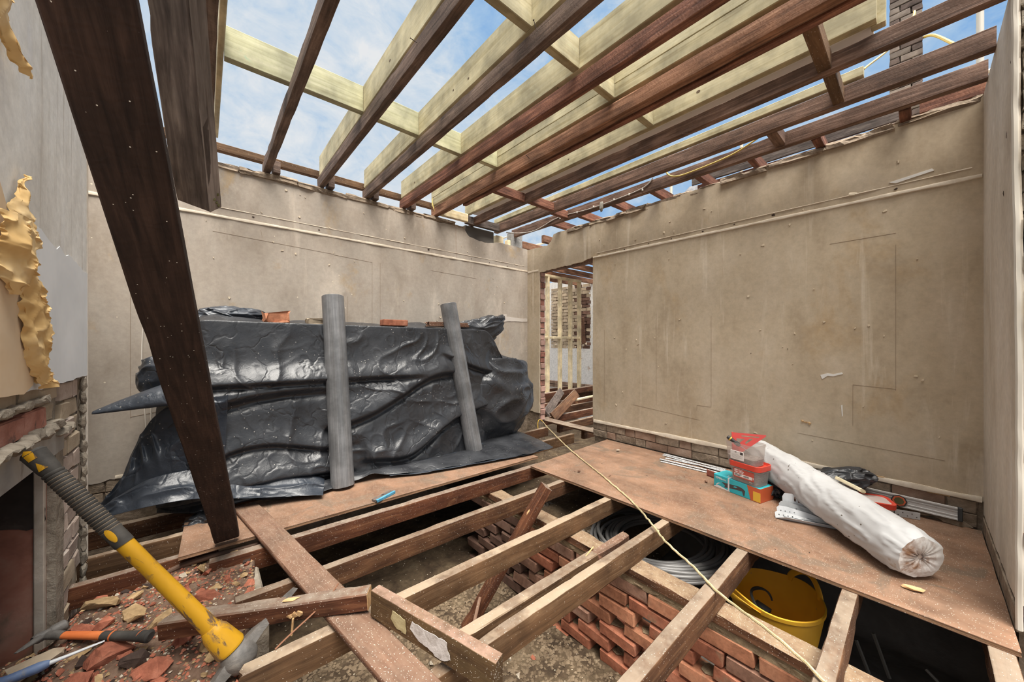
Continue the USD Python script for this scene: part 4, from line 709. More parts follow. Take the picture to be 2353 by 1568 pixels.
# the leaning plank and the hanging beam share one direction
ld = V([0.140, 1.0755, -1.0])
P0 = V([0.092, 2.437, 0.030]); beam('leaning_plank', 'tall dark brown plank leaning from the plywood strip to the upper left', 'plank', P0, P0 - ld * 2.62, 0.104, 0.040, 'dark', 170, up=(-0.0089, -0.6803, -0.7329), amp=0.0012, nick=0.006, step=0.03)
Hd = V([0.105, 0.986, -1.0]); H0 = V([-0.012, 1.449, 1.501])
_p, _d, _L = beam_frame(H0, H0 - Hd * 1.12)
hb = thing('hanging_beam', 'dark grey-brown beam hanging from the ceiling with a sawn mossy end', 'beam', _p, _d, (-0.5331, -0.5738, -0.6218))
part(hb, 'beam', timber(_L, 0.092, 0.056, 171, 0.002, 0.005, 0.03, nick=0.012, rag=0.006), W['darkgrey'])
part(hb, 'weathered_side', timber(_L - 0.004, 0.004, 0.05, 172, 0.0008, 0.001, 0.03), wood('weathered_side', [(0.2, (0.10, 0.08, 0.068)), (0.5, (0.26, 0.215, 0.185)), (0.8, (0.40, 0.34, 0.30))], sc=(2.5, 24, 24), bump=0.7), o=(0.002, -0.0455, 0), label='side of the beam with light painted in as a paler tone')  # thin added veneer; its paler colour paints in light falling on this side
part(hb, 'moss', cat(*[moved(stone((0.012, 0.008, 0.014), 173 + i), (0.012 + 0.012 * i, -0.048, -0.012 + 0.008 * (i % 3))) for i in range(4)]), plain('moss', (0.14, 0.13, 0.05), 0.95), smooth=False)
lb = beam('loose_board', 'long reddish board laid across the floor joists', 'board', (0.200, 2.86, 0.013), (0.520, 0.90, -0.004), 0.122, 0.022, 'board', 172, amp=0.001, nick=0.012)
sj = thing('short_joist', 'short split dark joist lying from the rubble to the loose board', 'joist offcut', (0.497, 1.437, 0.058), (-0.545, 0.375, -0.045))
part(sj, 'joist', timber(0.74, 0.062, 0.068, 173, 0.002, 0.005, 0.04, nick=0.03), W['floor_red'])
part(sj, 'torn_knot', cat(*[moved(stone((0.035, 0.012, 0.03), 174 + i), (0.25 + 0.018 * i, 0.030, -0.004 * i)) for i in range(3)]), W['splinter'], smooth=False, label='torn orange fibres round a nail hole')
part(sj, 'splinter', moved(cbox((0, 0, 0), (0.006, 0.008, 0.065), 0.001), (0.275, 0.036, -0.075), (1, 0, 0.15)), W['splinter'])
part(sj, 'torn_knot', moved(stone((0.09, 0.03, 0.008), 178), (0.29, -0.003, 0.034)), W['splinter'], smooth=False)
part(sj, 'sawn_end', cbox((-0.0012, -0.029, -0.032), (0.001, 0.029, 0.032), 0.0004), W['splinter'])
ob = thing('joist_offcut', 'joist offcut with white and yellow paint patches on the loose board', 'joist offcut', (0.504, 1.392, 0.068), (0.177, -0.545, -0.012))
part(ob, 'offcut', timber(0.575, 0.044, 0.103, 180, 0.0015, 0.004, 0.04, nick=0.01), W['painted'])
def patch(parent, pts, seed, mat, y):
    r = np.vstack([ragged([pts[i], pts[(i + 1) % len(pts)]], 0.012, 0.004, seed + i)[:-1] for i in range(len(pts))])
    part(parent, 'paint_patch', poly_slab(sg.Polygon(r).buffer(0), 0.0012, 'y', y, -1), mat, smooth=False)
PW = earthy('flaking_white', [(0.3, (0.4, 0.35, 0.31)), (0.6, (0.6, 0.55, 0.52))], scale=30, bump=0.5); PY = earthy('old_yellow_paint', [(0.3, (0.33, 0.26, 0.12)), (0.7, (0.5, 0.42, 0.24))], scale=20, bump=0.4)
patch(ob, [(0.225, 0.03), (0.385, 0.028), (0.40, -0.02), (0.36, -0.042), (0.25, -0.02), (0.215, 0.0)], 181, PW, -0.0222)
patch(ob, [(0.125, 0.028), (0.19, 0.02), (0.195, -0.03), (0.15, -0.03), (0.115, -0.005)], 185, PY, -0.0222)
dl = thing('prop_timber', 'dark timber offcut leaning out of the void between two joists', 'timber', (1.715, 1.625, 0.115), (-0.47, 0.25, -0.86))
part(dl, 'timber', timber(1.02, 0.105, 0.05, 190, 0.002, 0.005, 0.05, nick=0.02), W['floor_red'])
part(dl, 'torn_knot', moved(stone((0.05, 0.035, 0.008), 191), (0.20, 0.0, 0.025)), W['splinter'], smooth=False)
beam('lath_strip', 'thin broken lath lying in the void below the leaning offcut', 'lath', (1.06, 1.62, -0.70), (1.30, 1.80, -0.52), 0.02, 0.008, 'board', 192)
beam('lath_strip', 'short upright lath in the void beside the leaning offcut', 'lath', (1.22, 1.55, -0.72), (1.32, 1.72, -0.60), 0.02, 0.008, 'board', 193)
beam('split_lath', 'fresh orange split lath poking out under the loose board', 'lath', (0.44, 1.22, -0.30), (0.53, 0.96, -0.28), 0.02, 0.012, 'splinter', 194)
beam('lath_strip', 'pale board end under the far end of the loose board', 'lath', (0.36, 0.98, -0.06), (0.64, 0.84, -0.05), 0.06, 0.02, 'board', 195)
single('copper_wire', tube(spline([(0.19, 1.50, -0.015), (0.28, 1.52, 0.02), (0.36, 1.53, 0.06), (0.41, 1.54, 0.10)], 14), 0.003, 6), plain('copper', (0.30, 0.14, 0.08), 0.5, 0.3), 'thin bent copper wire sticking up by the pale-topped joist', 'wire')
# ------------------------------------------------------------------ black sheeting over the stacked materials
def film(name, c0, c1, rough, drops=True):
    N = {"tc": ("texture_coordinate", {}), "n": ("noise_texture", {"scale": 5.0, "detail": 6.0, "roughness": 0.6}), "r": ("rgb_ramp", {"ramp": [(0.35, c0), (0.7, c1)]}),
         "rr": ("map_range", {"from_min": 0.3, "from_max": 0.7, "to_min": rough - 0.08, "to_max": rough + 0.14}),
         "n2": ("noise_texture", {"scale": 16.0, "detail": 5.0, "roughness": 0.6, "distortion": 1.2}), "bp": ("bump", {"strength": 0.22, "distance": 0.012}),
         "vo": ("voronoi_texture", {"scale": 75.0}), "vc": ("separate_color", {}), "vg": ("math", {"math_type": "less_than", "value2": 0.10}), "vd": ("math", {"math_type": "less_than", "value2": 0.26}), "vm": ("math", {"math_type": "multiply"}),
         "dz": ("noise_texture", {"scale": 3.0, "detail": 4.0}), "dr": ("map_range", {"from_min": 0.48, "from_max": 0.62, "clamp": True}), "vm2": ("math", {"math_type": "multiply"}),
         "m": ("mix_color", {"b": (0.34, 0.32, 0.29)}), "p": ("principled_bsdf", {"specular_ior_level": 0.55}),
         "wn": ("noise_texture", {"scale": 4.0, "detail": 3.0}), "ws": ("vector_math", {"math_type": "multiply_add", "vector2": (0.6, 0.6, 0.6)}), "vcr": ("voronoi_texture", {"feature": "distance_to_edge", "scale": 3.2}),
         "vmr": ("map_range", {"from_min": 0.0, "from_max": 0.06, "clamp": True}), "bp2": ("bump", {"strength": 0.32, "distance": 0.006}),
         "vcr2": ("voronoi_texture", {"feature": "distance_to_edge", "scale": 19.0}), "vmr2": ("map_range", {"from_min": 0.0, "from_max": 0.12, "clamp": True}), "bp3": ("bump", {"strength": 0.07, "distance": 0.003})}
    L = [("tc.object", "n.vector"), ("n.fac", "r.fac"), ("n.fac", "rr.value"), ("rr.result", "p.roughness"), ("tc.object", "n2.vector"), ("n2.fac", "bp.height"), ("bp.normal", "bp2.normal"), ("bp2.normal", "bp3.normal"), ("bp3.normal", "p.normal"),
         ("tc.object", "wn.vector"), ("wn.color", "ws.vector1"), ("tc.object", "ws.vector3"), ("ws.vector", "vcr.vector"), ("vcr.distance", "vmr.value"), ("vmr.result", "bp2.height"), ("ws.vector", "vcr2.vector"), ("vcr2.distance", "vmr2.value"), ("vmr2.result", "bp3.height"),
         ("tc.object", "vo.vector"), ("vo.color", "vc.color"), ("vc.r", "vg.value1"), ("vo.distance", "vd.value1"), ("vg.value", "vm.value1"), ("vd.value", "vm.value2"),
         ("tc.object", "dz.vector"), ("dz.fac", "dr.value"), ("vm.value", "vm2.value1"), ("dr.result", "vm2.value2"), ("vm2.value", "m.fac"), ("r.color", "m.a"), ("m.result", "p.base_color")]
    return MAT(stage, '/World/Looks/' + name, N, L, surface="p.BSDF")
FILM = film('black_film', (0.020, 0.021, 0.024), (0.040, 0.042, 0.047), 0.34)
FILM_BLUE = film('black_film_bluish', (0.022, 0.027, 0.036), (0.044, 0.052, 0.066), 0.34)
tarp = thing('black_sheeting', 'large black plastic sheeting draped over a stack by the back wall', 'tarpaulin')
def smooth01(t): t = np.clip(t, 0, 1); return t * t * (3 - 2 * t)
def roll_fold(z, zc, w, a):               # a sagging fold: swells slowly downwards, then tucks sharply under
    t = (z - zc) / w
    return a * (np.exp(-np.clip(t, 0, None) ** 2 * 1.2) * (t >= 0) + np.exp(-np.clip(-t, 0, None) ** 2 * 22) * (t < 0)) - a * 0.45 * np.exp(-((t + 0.42) / 0.22) ** 2)
def tarp_front(x, z):
    """How far the front of the sheeting stands out from its plane, as folds and creases."""
    d = roll_fold(z, 0.80 - 0.012 * (x - 0.7), 0.10, 0.040) * smooth01((1.55 - x) / 0.25)
    d = d + roll_fold(z, 0.62 + 0.10 * np.sin((x + 0.3) * 2.1) + 0.05 * x, 0.16, 0.055) * smooth01((1.0 - x) / 0.5)
    d = d + roll_fold(z, 0.46 + 0.34 * smooth01((x - 0.7) / 1.0) ** 1.3, 0.15, 0.055) * smooth01((x - 0.62) / 0.15) * smooth01((2.0 - x) / 0.3)
    d = d + roll_fold(z, 0.34 + 0.05 * np.sin(x * 6), 0.10, 0.035) * smooth01((1.0 - x) / 0.3)
    d = d + roll_fold(z, 0.13 + 0.02 * np.sin(x * 5), 0.13, 0.07) * smooth01((0.95 - x) / 0.3)
    d = d + roll_fold(z, 0.17 + 0.26 * smooth01((x - 0.95) / 1.2) - 0.10 * np.exp(-((x - 1.35) / 0.25) ** 2), 0.14, 0.06) * smooth01((x - 0.9) / 0.15)
    d = d + roll_fold(z, 0.95 - 0.40 * (x - 1.75), 0.09, 0.035) * smooth01((x - 1.62) / 0.2) * smooth01((2.5 - x) / 0.3)
    p = np.stack([x * 5, z * 5, x * 0 + 3], -1)
    rid = 1 - np.abs(meshkit.noise(p + 2.0 * meshkit.noise(p * 0.7, 5)[..., None], 6) * 2 - 1)
    rid2 = 1 - np.abs(meshkit.noise(np.stack([x * 13 + z * 5, z * 12 - x * 6, x * 0], -1), 9) * 2 - 1)
    return d + 0.014 * rid ** 5 + 0.004 * rid2 ** 5 + 0.022 * (meshkit.fbm(p * 0.6, 3, 17) - 0.5)
def tarp_fn(u, v):
    """u runs along the stack, v from the back of the top over the front edge down to the hem."""
    xs = -0.22 + u * 2.84
    ztop = 1.215 - 0.01 * xs; top_end, bot = 0.22, 0.90
    xa = np.clip(xs, -0.10, 2.05)
    yf = 2.985 + 0.02 * np.sin(xs * 3)                                  # front edge of the top
    hem = np.interp(xs, [-0.5, -0.1, 0.16, 0.40, 0.62, 0.85, 1.07, 1.37, 2.0, 2.3, 2.62], [2.98, 3.02, 2.98, 2.80, 2.735, 2.80, 2.74, 2.62, 2.47, 2.40, 2.385])
    t = np.clip(v / top_end, 0, 1)
    hump = 0.075 * np.exp(-((xs - 0.12) / 0.22) ** 2) + 0.03 * np.exp(-((xs - 0.85) / 0.3) ** 2) + 0.05 * np.exp(-((xs - 1.62) / 0.3) ** 2) + 0.05 * (meshkit.fbm(np.stack([xs * 7, v * 12, xs * 0], -1), 3, 2) - 0.3)
    y = 3.47 + (yf - 3.47) * t; z = ztop + hump * np.sin(np.clip(1 - t, 0, 1) * 2.4) ** 2 * 1.0
    s = np.clip((v - top_end) / (bot - top_end), 0, 1)
    zf = ztop * (1 - s) + 0.03 * s
    yfr = yf - 0.10 * s - tarp_front(xs, zf) * np.clip(s * 12, 0, 1)
    y = np.where(v > top_end, yfr, y); z = np.where(v > top_end, zf, z)
    h = np.clip((v - bot) / (1 - bot), 0, 1)
    y = np.where(v > bot, yfr * (1 - h) + hem * h, y)
    lift = 0.03 * np.abs(np.sin(xs * 9 + 1)) * h * (1 - h) * 2 + 0.012 + 0.016 * meshkit.noise(np.stack([xs * 9, h * 3, xs * 0], -1), 4)
    lift = lift + 0.03 * np.exp(-((xs - 0.98) / 0.07) ** 2) * h
    z = np.where(v > bot, 0.03 * (1 - h) + lift * np.clip(h * 4, 0, 1) + 0.004, z)
    # the ends sag outwards and round the back
    er = smooth01((xs - 1.95) / 0.55); el = smooth01((0.02 - xs) / 0.36)
    fr = (v > top_end) & (v <= bot)
    body = 1 - h
    z = np.where(v <= bot, z * (1 - 0.33 * er * smooth01((xs - 2.2) / 0.4)) - 0.40 * el * np.clip(z, 0, 1.3) ** 1.0 * 0.9, z)
    y = y + er * 0.28 * body * (v > top_end) * np.clip(s, 0, 1) * (1 - h) + el * 0.26 * body * (v > top_end)
    y = np.where(v <= top_end, np.minimum(y + el * 0.10, 3.5), y)
    x = xs + er * 0.22 * np.sin(np.clip(s, 0, 1) * 2.6) * body + 0.02 * (meshkit.fbm(np.stack([xs * 4, z * 7, y * 0], -1), 3, 12) - 0.5)
    x = x + el * (0.10 * np.exp(-((s - 0.55) / 0.12) ** 2) - 0.18 * np.clip(h, 0, 1)) * -1.0
    return np.stack([np.clip(x, -0.80, 3.3), np.clip(y, 2.2, 3.515), np.maximum(z, 0.006)], -1)
part(tarp, 'sheet', sheet(grid(330, 230, tarp_fn), 0.0015), FILM, smooth=True)
def bulge(c, size, seed, k=0.25, f=5.0, fl=None):      # a crumpled pocket of film
    m = trimesh.creation.icosphere(5, 1.0); v = m.vertices.copy()
    rid = 1 - np.abs(meshkit.noise(v * f * 0.5 + seed * 3.1 + 1.5 * meshkit.noise(v * f * 0.4 + seed, seed)[:, None], seed + 1) * 2 - 1)
    r = 1 + k * (rid ** 2.5 - 0.4) + k * 0.7 * (meshkit.fbm(v * f * 0.4 + seed, 3, seed) - 0.5) * 2
    v = v * r[:, None] * V(size); 
    if fl: v = fl(v)
    m.vertices = v + V(c); return m
# right-hand pocket that bulges towards the doorway, and the peak at the top corner
part(tarp, 'side_pocket', bulge((2.47, 3.13, 0.46), (0.50, 0.27, 0.46), 3, 0.17, 3.6), FILM, smooth=True)
part(tarp, 'top_peak', bulge((2.36, 3.30, 1.15), (0.36, 0.12, 0.16), 5, 0.2, 4.5, lambda v: v + np.stack([v[:, 0] * 0, v[:, 0] * 0, np.clip(v[:, 0], 0, 1) * 0.45], 1)), FILM, smooth=True)
part(tarp, 'left_lobe', bulge((-0.16, 3.24, 0.84), (0.16, 0.20, 0.17), 6, 0.12, 4.0), FILM_BLUE, smooth=True)
part(tarp, 'top_fold', bulge((0.16, 3.28, 1.24), (0.24, 0.14, 0.085), 9, 0.2, 5.0), FILM_BLUE, smooth=True)
# the pointed fold sticking out at the left
sp = []
for t in np.linspace(0, 1, 40):
    c = V([0.00, 2.99, 0.75]) * (1 - t) + V([-0.455, 2.93, 0.708]) * t; rr = (0.125 * (1 - t) ** 0.85 + 0.012); an = np.linspace(0, 2 * np.pi, 22)[:-1]
    rad = 1 + 0.25 * (meshkit.noise(np.stack([an * 1.3, an * 0 + t * 4, an * 0], -1), 3) - 0.5)
    flat = np.where(np.sin(an) > 0, 0.95, 0.32)
    sp.append(np.stack([np.full(21, c[0]), c[1] + rr * 1.5 * np.cos(an) * rad, c[2] + rr * flat * np.sin(an) * rad - 0.02 * t], 1))
spk = ring_sweep(None, V(sp)); 
if spk.volume < 0: spk.invert()
part(tarp, 'pointed_fold', spk, FILM_BLUE, smooth=60)
def strip_sheet(lo, hi, seed, amp, nu=110, nv=44, sag=0.0, near=(1.0, 1.0)):   # a skirt of film between two edges
    A, B = spline(lo, nu), spline(hi, nu); kk = np.linspace(*near, nu)[:, None]; A, B = V([0, 0, 1.08]) + kk * (A - V([0, 0, 1.08])), V([0, 0, 1.08]) + kk * (B - V([0, 0, 1.08]))
    def fn(u, v):
        k = np.clip((u * (nu - 1)).round().astype(int), 0, nu - 1); P = A[k] * (1 - v[..., None]) + B[k] * v[..., None]
        q = np.stack([u * 9, v * 2.5, u * 0 + seed], -1); r = 1 - np.abs(meshkit.noise(q + meshkit.noise(q * 0.8, 3)[..., None], seed) * 2 - 1)
        w = np.sin(np.clip(v, 0, 1) * np.pi) * 0.7 + 0.3 * v
        P[..., 2] += (amp * (r ** 3 - 0.3) + amp * (meshkit.fbm(q * 0.7, 3, seed + 2) - 0.5)) * w - sag * v * (1 - v); P[..., 1] -= amp * 0.6 * (r ** 3 - 0.3) * w
        P[..., 2] = np.maximum(P[..., 2], 0.006); return P
    return sheet(grid(nu, nv, fn), 0.0015)
part(tarp, 'skirt', strip_sheet([(-0.50, 3.16, 0.03), (-0.32, 3.0, 0.095), (-0.17, 2.92, 0.122), (-0.04, 2.90, 0.115), (0.149, 2.88, 0.07), (0.377, 2.83, 0.030), (0.62, 2.70, 0.016)],
    [(-0.49, 3.19, 0.06), (-0.35, 3.12, 0.18), (-0.25, 3.08, 0.233), (-0.10, 3.04, 0.262), (0.03, 3.02, 0.257), (0.20, 3.01, 0.212), (0.40, 2.98, 0.158), (0.68, 2.92, 0.045)], 21, 0.035, near=(0.935, 0.985)), FILM_BLUE, smooth=True)
part(tarp, 'flank', strip_sheet([(-0.50, 3.20, 0.03), (-0.36, 3.14, 0.16), (-0.25, 3.10, 0.22), (-0.05, 3.05, 0.24), (0.10, 3.03, 0.20)],
    [(-0.49, 3.24, 0.06), (-0.36, 3.23, 0.30), (-0.25, 3.16, 0.58), (-0.05, 3.06, 0.70), (0.12, 3.0, 0.72)], 27, 0.06, near=(0.955, 0.95)), FILM_BLUE, smooth=True)
def flap_fn(u, v):                         # flat bluish flap running out to the right
    x = 1.1 + u * 1.42; y0 = np.interp(x, [1.1, 1.37, 2.0, 2.3, 2.52], [2.72, 2.60, 2.455, 2.40, 2.385]); y1 = np.interp(x, [1.1, 1.6, 2.2, 2.52], [2.92, 2.93, 2.92, 2.50])
    z = 0.016 + 0.035 * meshkit.fbm(np.stack([x * 7, v * 4, x * 0], -1), 3, 23) * (0.3 + v)
    return np.stack([x, y0 * (1 - v) + y1 * v, z], -1)
part(tarp, 'floor_flap', sheet(grid(90, 30, flap_fn), 0.0015), FILM_BLUE, smooth=True)
part(tarp, 'tucked_end', bulge((0.02, 2.84, -0.035), (0.11, 0.10, 0.06), 13, 0.4, 6.0), FILM, smooth=True)
# two grey pipes leaning on the sheeting
PIPE = wood('grey_duct', [(0.3, (0.12, 0.12, 0.123)), (0.5, (0.165, 0.165, 0.168)), (0.75, (0.25, 0.25, 0.255))], sc=(0.5, 60, 60), rough=0.30, bump=0.08, spec=0.6)
def duct(label, p0, p1, r=0.079):
    p0, d, L = beam_frame(p0, p1); an = -np.linspace(0, 2 * np.pi, 41)[:-1]
    rings = []
    for x, rr in ((0, r), (0.003, r + 0.001), (L * 0.35, r), (L * 0.36, r + 0.0008), (L * 0.7, r), (L - 0.003, r), (L, r - 0.002), (L, r - 0.008), (L - 0.2, r - 0.008)):
        rings.append(np.stack([np.full(40, x), rr * np.cos(an), rr * np.sin(an)], 1))
    m = ring_sweep(None, V(rings), caps=False); m = trimesh.Trimesh(np.vstack([m.vertices, [[0, 0, 0]]]), np.vstack([m.faces, [[len(m.vertices), (j + 1) % 40, j] for j in range(40)]]), process=False)
    if m.face_normals[0].dot([0, *m.triangles_center[0][1:]]) < 0: m.invert()
    single('grey_pipe', m, PIPE, label, 'pipe', p0, d, (0, 0.3, 1), smooth=35)
duct('grey plastic pipe leaning on the black sheeting, nearer the leaning plank', (0.772, 2.79, 0.012), (0.765, 3.03, 1.43))
duct('grey plastic pipe leaning on the black sheeting, nearer the doorway', (1.955, 2.80, 0.03), (1.80, 3.02, 1.44))
# bricks and battens holding the sheeting down
def loose_brick(label, o, x, mat, size=(0.21, 0.10, 0.06), seed=0, amp=0.004):
    single('loose_brick', brick_mesh(size[0], size[2], size[1], 3000 + seed, amp), mat, label, 'brick', o, x, smooth=25)
loose_brick('broken red and orange brick on the left of the sheeting top', (0.335, 3.02, 1.215), (1, 0.1, 0), BRICKS[1], (0.14, 0.10, 0.075), 1, 0.03)
loose_brick('clean red frogged brick on the sheeting between the grey pipes', (1.16, 3.01, 1.212), (1, -0.05, 0), BRICKS[0], (0.215, 0.10, 0.055), 2)
loose_brick('weathered brick half hidden behind the left grey pipe', (0.60, 3.05, 1.214), (1, 0.1, 0), BRICK_TAN, (0.15, 0.08, 0.04), 3, 0.02)
tb = thing('loose_batten', 'rough brown batten lying on the sheeting behind the right pipe', 'batten', (1.575, 3.06, 1.24), (1, -0.03, 0))
part(tb, 'batten', timber(0.47, 0.08, 0.045, 200, 0.003, rag=0.03), W['board'])
# blue packer on the strip
pk = thing('blue_packer', 'blue and grey painted scrap of wood on the plywood strip', 'offcut', (0.872, 2.372, 0.006), (0.16, 0.07, 0))
part(pk, 'wood', cbox((0, 0.0, -0.006), (0.165, 0.052, 0.010), 0.002), W['darkgrey'])
part(pk, 'blue_edge', cbox((0, -0.003, -0.006), (0.165, 0.014, 0.013), 0.002), earthy('blue_paint', [(0.3, (0.05, 0.20, 0.32)), (0.7, (0.11, 0.33, 0.47))], scale=30, bump=0.3), label='bright blue painted edge')
part(pk, 'staple', cbox((0.07, 0.03, 0.008), (0.09, 0.04, 0.013), 0.001), NAIL)
# ------------------------------------------------------------------ white wrapped roll
RW = earthy('white_wrap', [(0.3, (0.44, 0.435, 0.43)), (0.7, (0.56, 0.555, 0.55))], scale=3, bump=0.25, dist=0.006, rough=0.5, blot=[((0.33, 0.25, 0.18), 9.0, 0.64, 0.72, (1, 1, 1)), ((0.48, 0.47, 0.46), 4.0, 0.58, 0.74, (0.6, 2, 2))], speck=((0.10, 0.08, 0.06), 60.0, 0.05, 0.25))
r0, r1 = V([2.415, -0.005, 0.112]), V([3.235, 0.825, 0.215]); rd = r1 - r0; RL = np.linalg.norm(rd)
roll = thing('wrapped_roll', 'long white plastic wrapped roll lying diagonally on the plywood sheet', 'roll', r0, rd)
nr, nk = 120, 72; an = -np.linspace(0, 2 * np.pi, nk + 1)[:-1]; rings = []
for i, t in enumerate(np.linspace(0, 1, nr)):
    x = t * RL; r = 0.103 + 0.007 * math.sin(t * 3.1)
    tw = meshkit.fbm(np.stack([np.cos(an) * 2.2 + x * 3, np.sin(an) * 2.2, an * 0 + x * 2.5], -1), 4, 31) - 0.5
    rid = 1 - np.abs(meshkit.noise(np.stack([np.cos(an) * 3 + x * 5, np.sin(an) * 3 - x * 4, an * 0 + x * 6], -1), 33) * 2 - 1)
    rr = r + 0.016 * tw + 0.008 * rid ** 5
    rr = rr + 0.010 * np.clip(np.sin(an + 2.3), 0, 1) ** 6                        # the overlapped edge of the wrap
    e = min(x, RL - x); rr = rr * (1 - 0.12 * max(0, 1 - e / 0.05) ** 2)
    R = np.stack([np.full(nk, x), rr * np.cos(an), rr * np.sin(an)], 1)
    f = np.clip(-R[:, 2] - 0.093, 0, 1); R[:, 2] += f * 0.8; rings.append(R)
part(roll, 'wrap', ring_sweep(None, V(rings), caps=False), RW, smooth=True)
def gather(x0, sgn, name):                 # gathered end of the plastic
    base = rings[0] if sgn < 0 else rings[-1]; ee = []
    for k, q in enumerate(np.linspace(1, 0.12, 16)):
        fold = 1 + 0.10 * np.sin(an * 17 + 3 * np.sin(an * 3)) * (1 - q) * (0.3 + q); dep = (0.010 * math.sin(q * 3.1) + 0.012 * (1 - q) * (-1) + 0.006 * np.sin(an * 17 + 3 * np.sin(an * 3)) * (1 - q))
        ee.append(np.stack([base[:, 0] + sgn * dep, base[:, 1] * q * fold, base[:, 2] * q * fold], 1))
    m = ring_sweep(None, V(ee), caps=False)
    c = trimesh.convex.convex_hull(ee[-1] + V([0.004 * -sgn, 0, 0])); m = cat(m, c)
    if sgn < 0: m.invert()
    part(roll, name, m, earthy('dirty_wrap_' + name, [(0.3, (0.55, 0.53, 0.5)), (0.7, (0.72, 0.70, 0.68))], scale=5, bump=0.3, rough=0.5, blot=[((0.22, 0.12, 0.07), 7.0, 0.48, 0.64, (1, 1, 1))]), smooth=50)
gather(0, -1, 'gathered_end'); gather(RL, 1, 'far_end')
single('wood_offcut', timber(0.165, 0.032, 0.020, 210, 0.001, rag=0.01), W['stud'], 'small pale wood offcut resting on top of the white roll', 'offcut', (2.822, 0.317, 0.268), (-0.70, -0.70, -0.04), (0.31, -0.42, 0.9))
for i, (t, a, s) in enumerate([(0.24, 2.75, .018), (0.21, 2.9, .015), (0.17, 3.1, .022), (0.19, 3.0, .012)]):
    q = r0 + rd * t; f = frame(rd); q = q + f[1] * 0.112 * math.cos(a) + f[2] * 0.112 * math.sin(a)
    single('mud_clod', stone((s * 2, s * 1.2, s * 0.8), 220 + i), FRAG[3] if i else SOIL, 'brown mud clod stuck to the side of the white roll', 'mud', q, group='mud on the white roll', smooth=False)

# ------------------------------------------------------------------ boxes and tubs
def rrect(w, d, r, n=6):
    out = []
    for cx, cy, a0 in ((w - r, d - r, 0), (r, d - r, 90), (r, r, 180), (w - r, r, 270)):
        for k in range(n + 1):
            a = math.radians(a0 + 90 * k / n); out.append((cx + r * math.cos(a), cy + r * math.sin(a)))
    return V(out)
def loft(levels):                          # levels: (z, inset, w, d, r)
    R = []
    for z, ins, w, d, r in levels:
        p = rrect(w - 2 * ins, d - 2 * ins, r) + ins; R.append(np.concatenate([p, np.full((len(p), 1), z)], 1))
    return V(R)
def solid_loft(levels, caps=True):
    m = ring_sweep(None, loft(levels), caps=caps)
    if m.volume < 0: m.invert()
    return m
CLEAR = MAT(stage, '/World/Looks/clear_tub', {"lw": ("fresnel", {"IOR": 1.35}), "t": ("transparent_bsdf", {"color": (0.86, 0.83, 0.80)}), "g": ("principled_bsdf", {"base_color": (0.62, 0.56, 0.52), "roughness": 0.25}), "m": ("mix_closure", {"fac": 0.30})},
            [("t.BSDF", "m.closure1"), ("g.BSDF", "m.closure2")], surface="m.closure")
RED = earthy('red_lid', [(0.3, (0.58, 0.05, 0.03)), (0.7, (0.70, 0.075, 0.045))], scale=8, bump=0.03, rough=0.38, spec=0.5)
LBL_W = plain('label_white', (0.72, 0.69, 0.66), 0.6); LBL_R = plain('label_red', (0.48, 0.085, 0.06), 0.5); INK = plain('ink', (0.06, 0.05, 0.05), 0.7); INKW = plain('ink_white', (0.78, 0.74, 0.71), 0.6)
TEAL = earthy('teal_card', [(0.3, (0.03, 0.36, 0.42)), (0.7, (0.06, 0.46, 0.52))], scale=5, bump=0.03, rough=0.5); ORANGE = plain('orange_card', (0.55, 0.11, 0.04), 0.5); YEL = plain('yellow_label', (0.75, 0.45, 0.05), 0.5)
def text_part(parent, name, s, h, o, mat, x=(1, 0, 0), up=(0, 0, 1), bold=True, squash=1.0):
    m = meshkit.text_mesh(s, h, 0.0006, bold); m.vertices[:, 0] *= squash
    v = m.vertices.copy(); m.vertices = np.stack([v[:, 0], -v[:, 2], v[:, 1]], 1)      # lettering stands in the local xz plane, facing -y
    part(parent, name, m, mat, smooth=False, o=o, x=x, up=up)
bx = (-0.255, -0.967, 0)                   # along the fronts, towards the front wall; local y points to the door wall
teal = thing('fixings_box', 'teal cardboard tool fixings box under the red-lidded tub', 'box', (2.865, 1.005, 0.001), bx)
tc_ = part(teal, 'carton', cbox((0, 0, 0), (0.322, 0.15, 0.094), 0.002), TEAL)
part(tc_, 'orange_end', poly_slab(sg.Polygon([(0.262, 0.0005), (0.3225, 0.0005), (0.3225, 0.0945), (0.238, 0.0945)]), 0.0008, 'y', 0.0, -1), ORANGE, smooth=False)
part(teal, 'end_face', cbox((0.3222, 0.0, 0.0), (0.324, 0.15, 0.094), 0.0003), ORANGE)
part(tc_, 'yellow_label', cbox((0.278, -0.0016, 0.004), (0.3245, 0.0, 0.066), 0.0003), YEL)
part(tc_, 'nailer_print', poly_slab(sg.Polygon([(0.06, 0.050), (0.185, 0.062), (0.21, 0.056), (0.226, 0.045), (0.221, 0.008), (0.214, 0.010), (0.205, 0.036), (0.14, 0.030), (0.08, 0.018), (0.085, 0.034)]), 0.0006, 'y', 0.0, -1), INK, smooth=False)
part(tc_, 'leaf_print', poly_slab(sg.Polygon([(0.143, 0.044), (0.155, 0.054), (0.175, 0.053), (0.162, 0.043)]), 0.0010, 'y', 0.0, -1), TEAL, smooth=False)
part(tc_, 'swoosh_print', poly_slab(sg.Polygon([(0.015, 0.018), (0.03, 0.034), (0.055, 0.042), (0.033, 0.029), (0.02, 0.016)]), 0.0006, 'y', 0.0, -1), INKW, smooth=False)
part(tc_, 'floor_stripe', poly_slab(sg.Polygon([(0.0, 0.004), (0.03, 0.02), (0.12, 0.004), (0.12, 0.0005), (0.0, 0.0005)]), 0.0006, 'y', 0.0, -1), LBL_W, smooth=False)
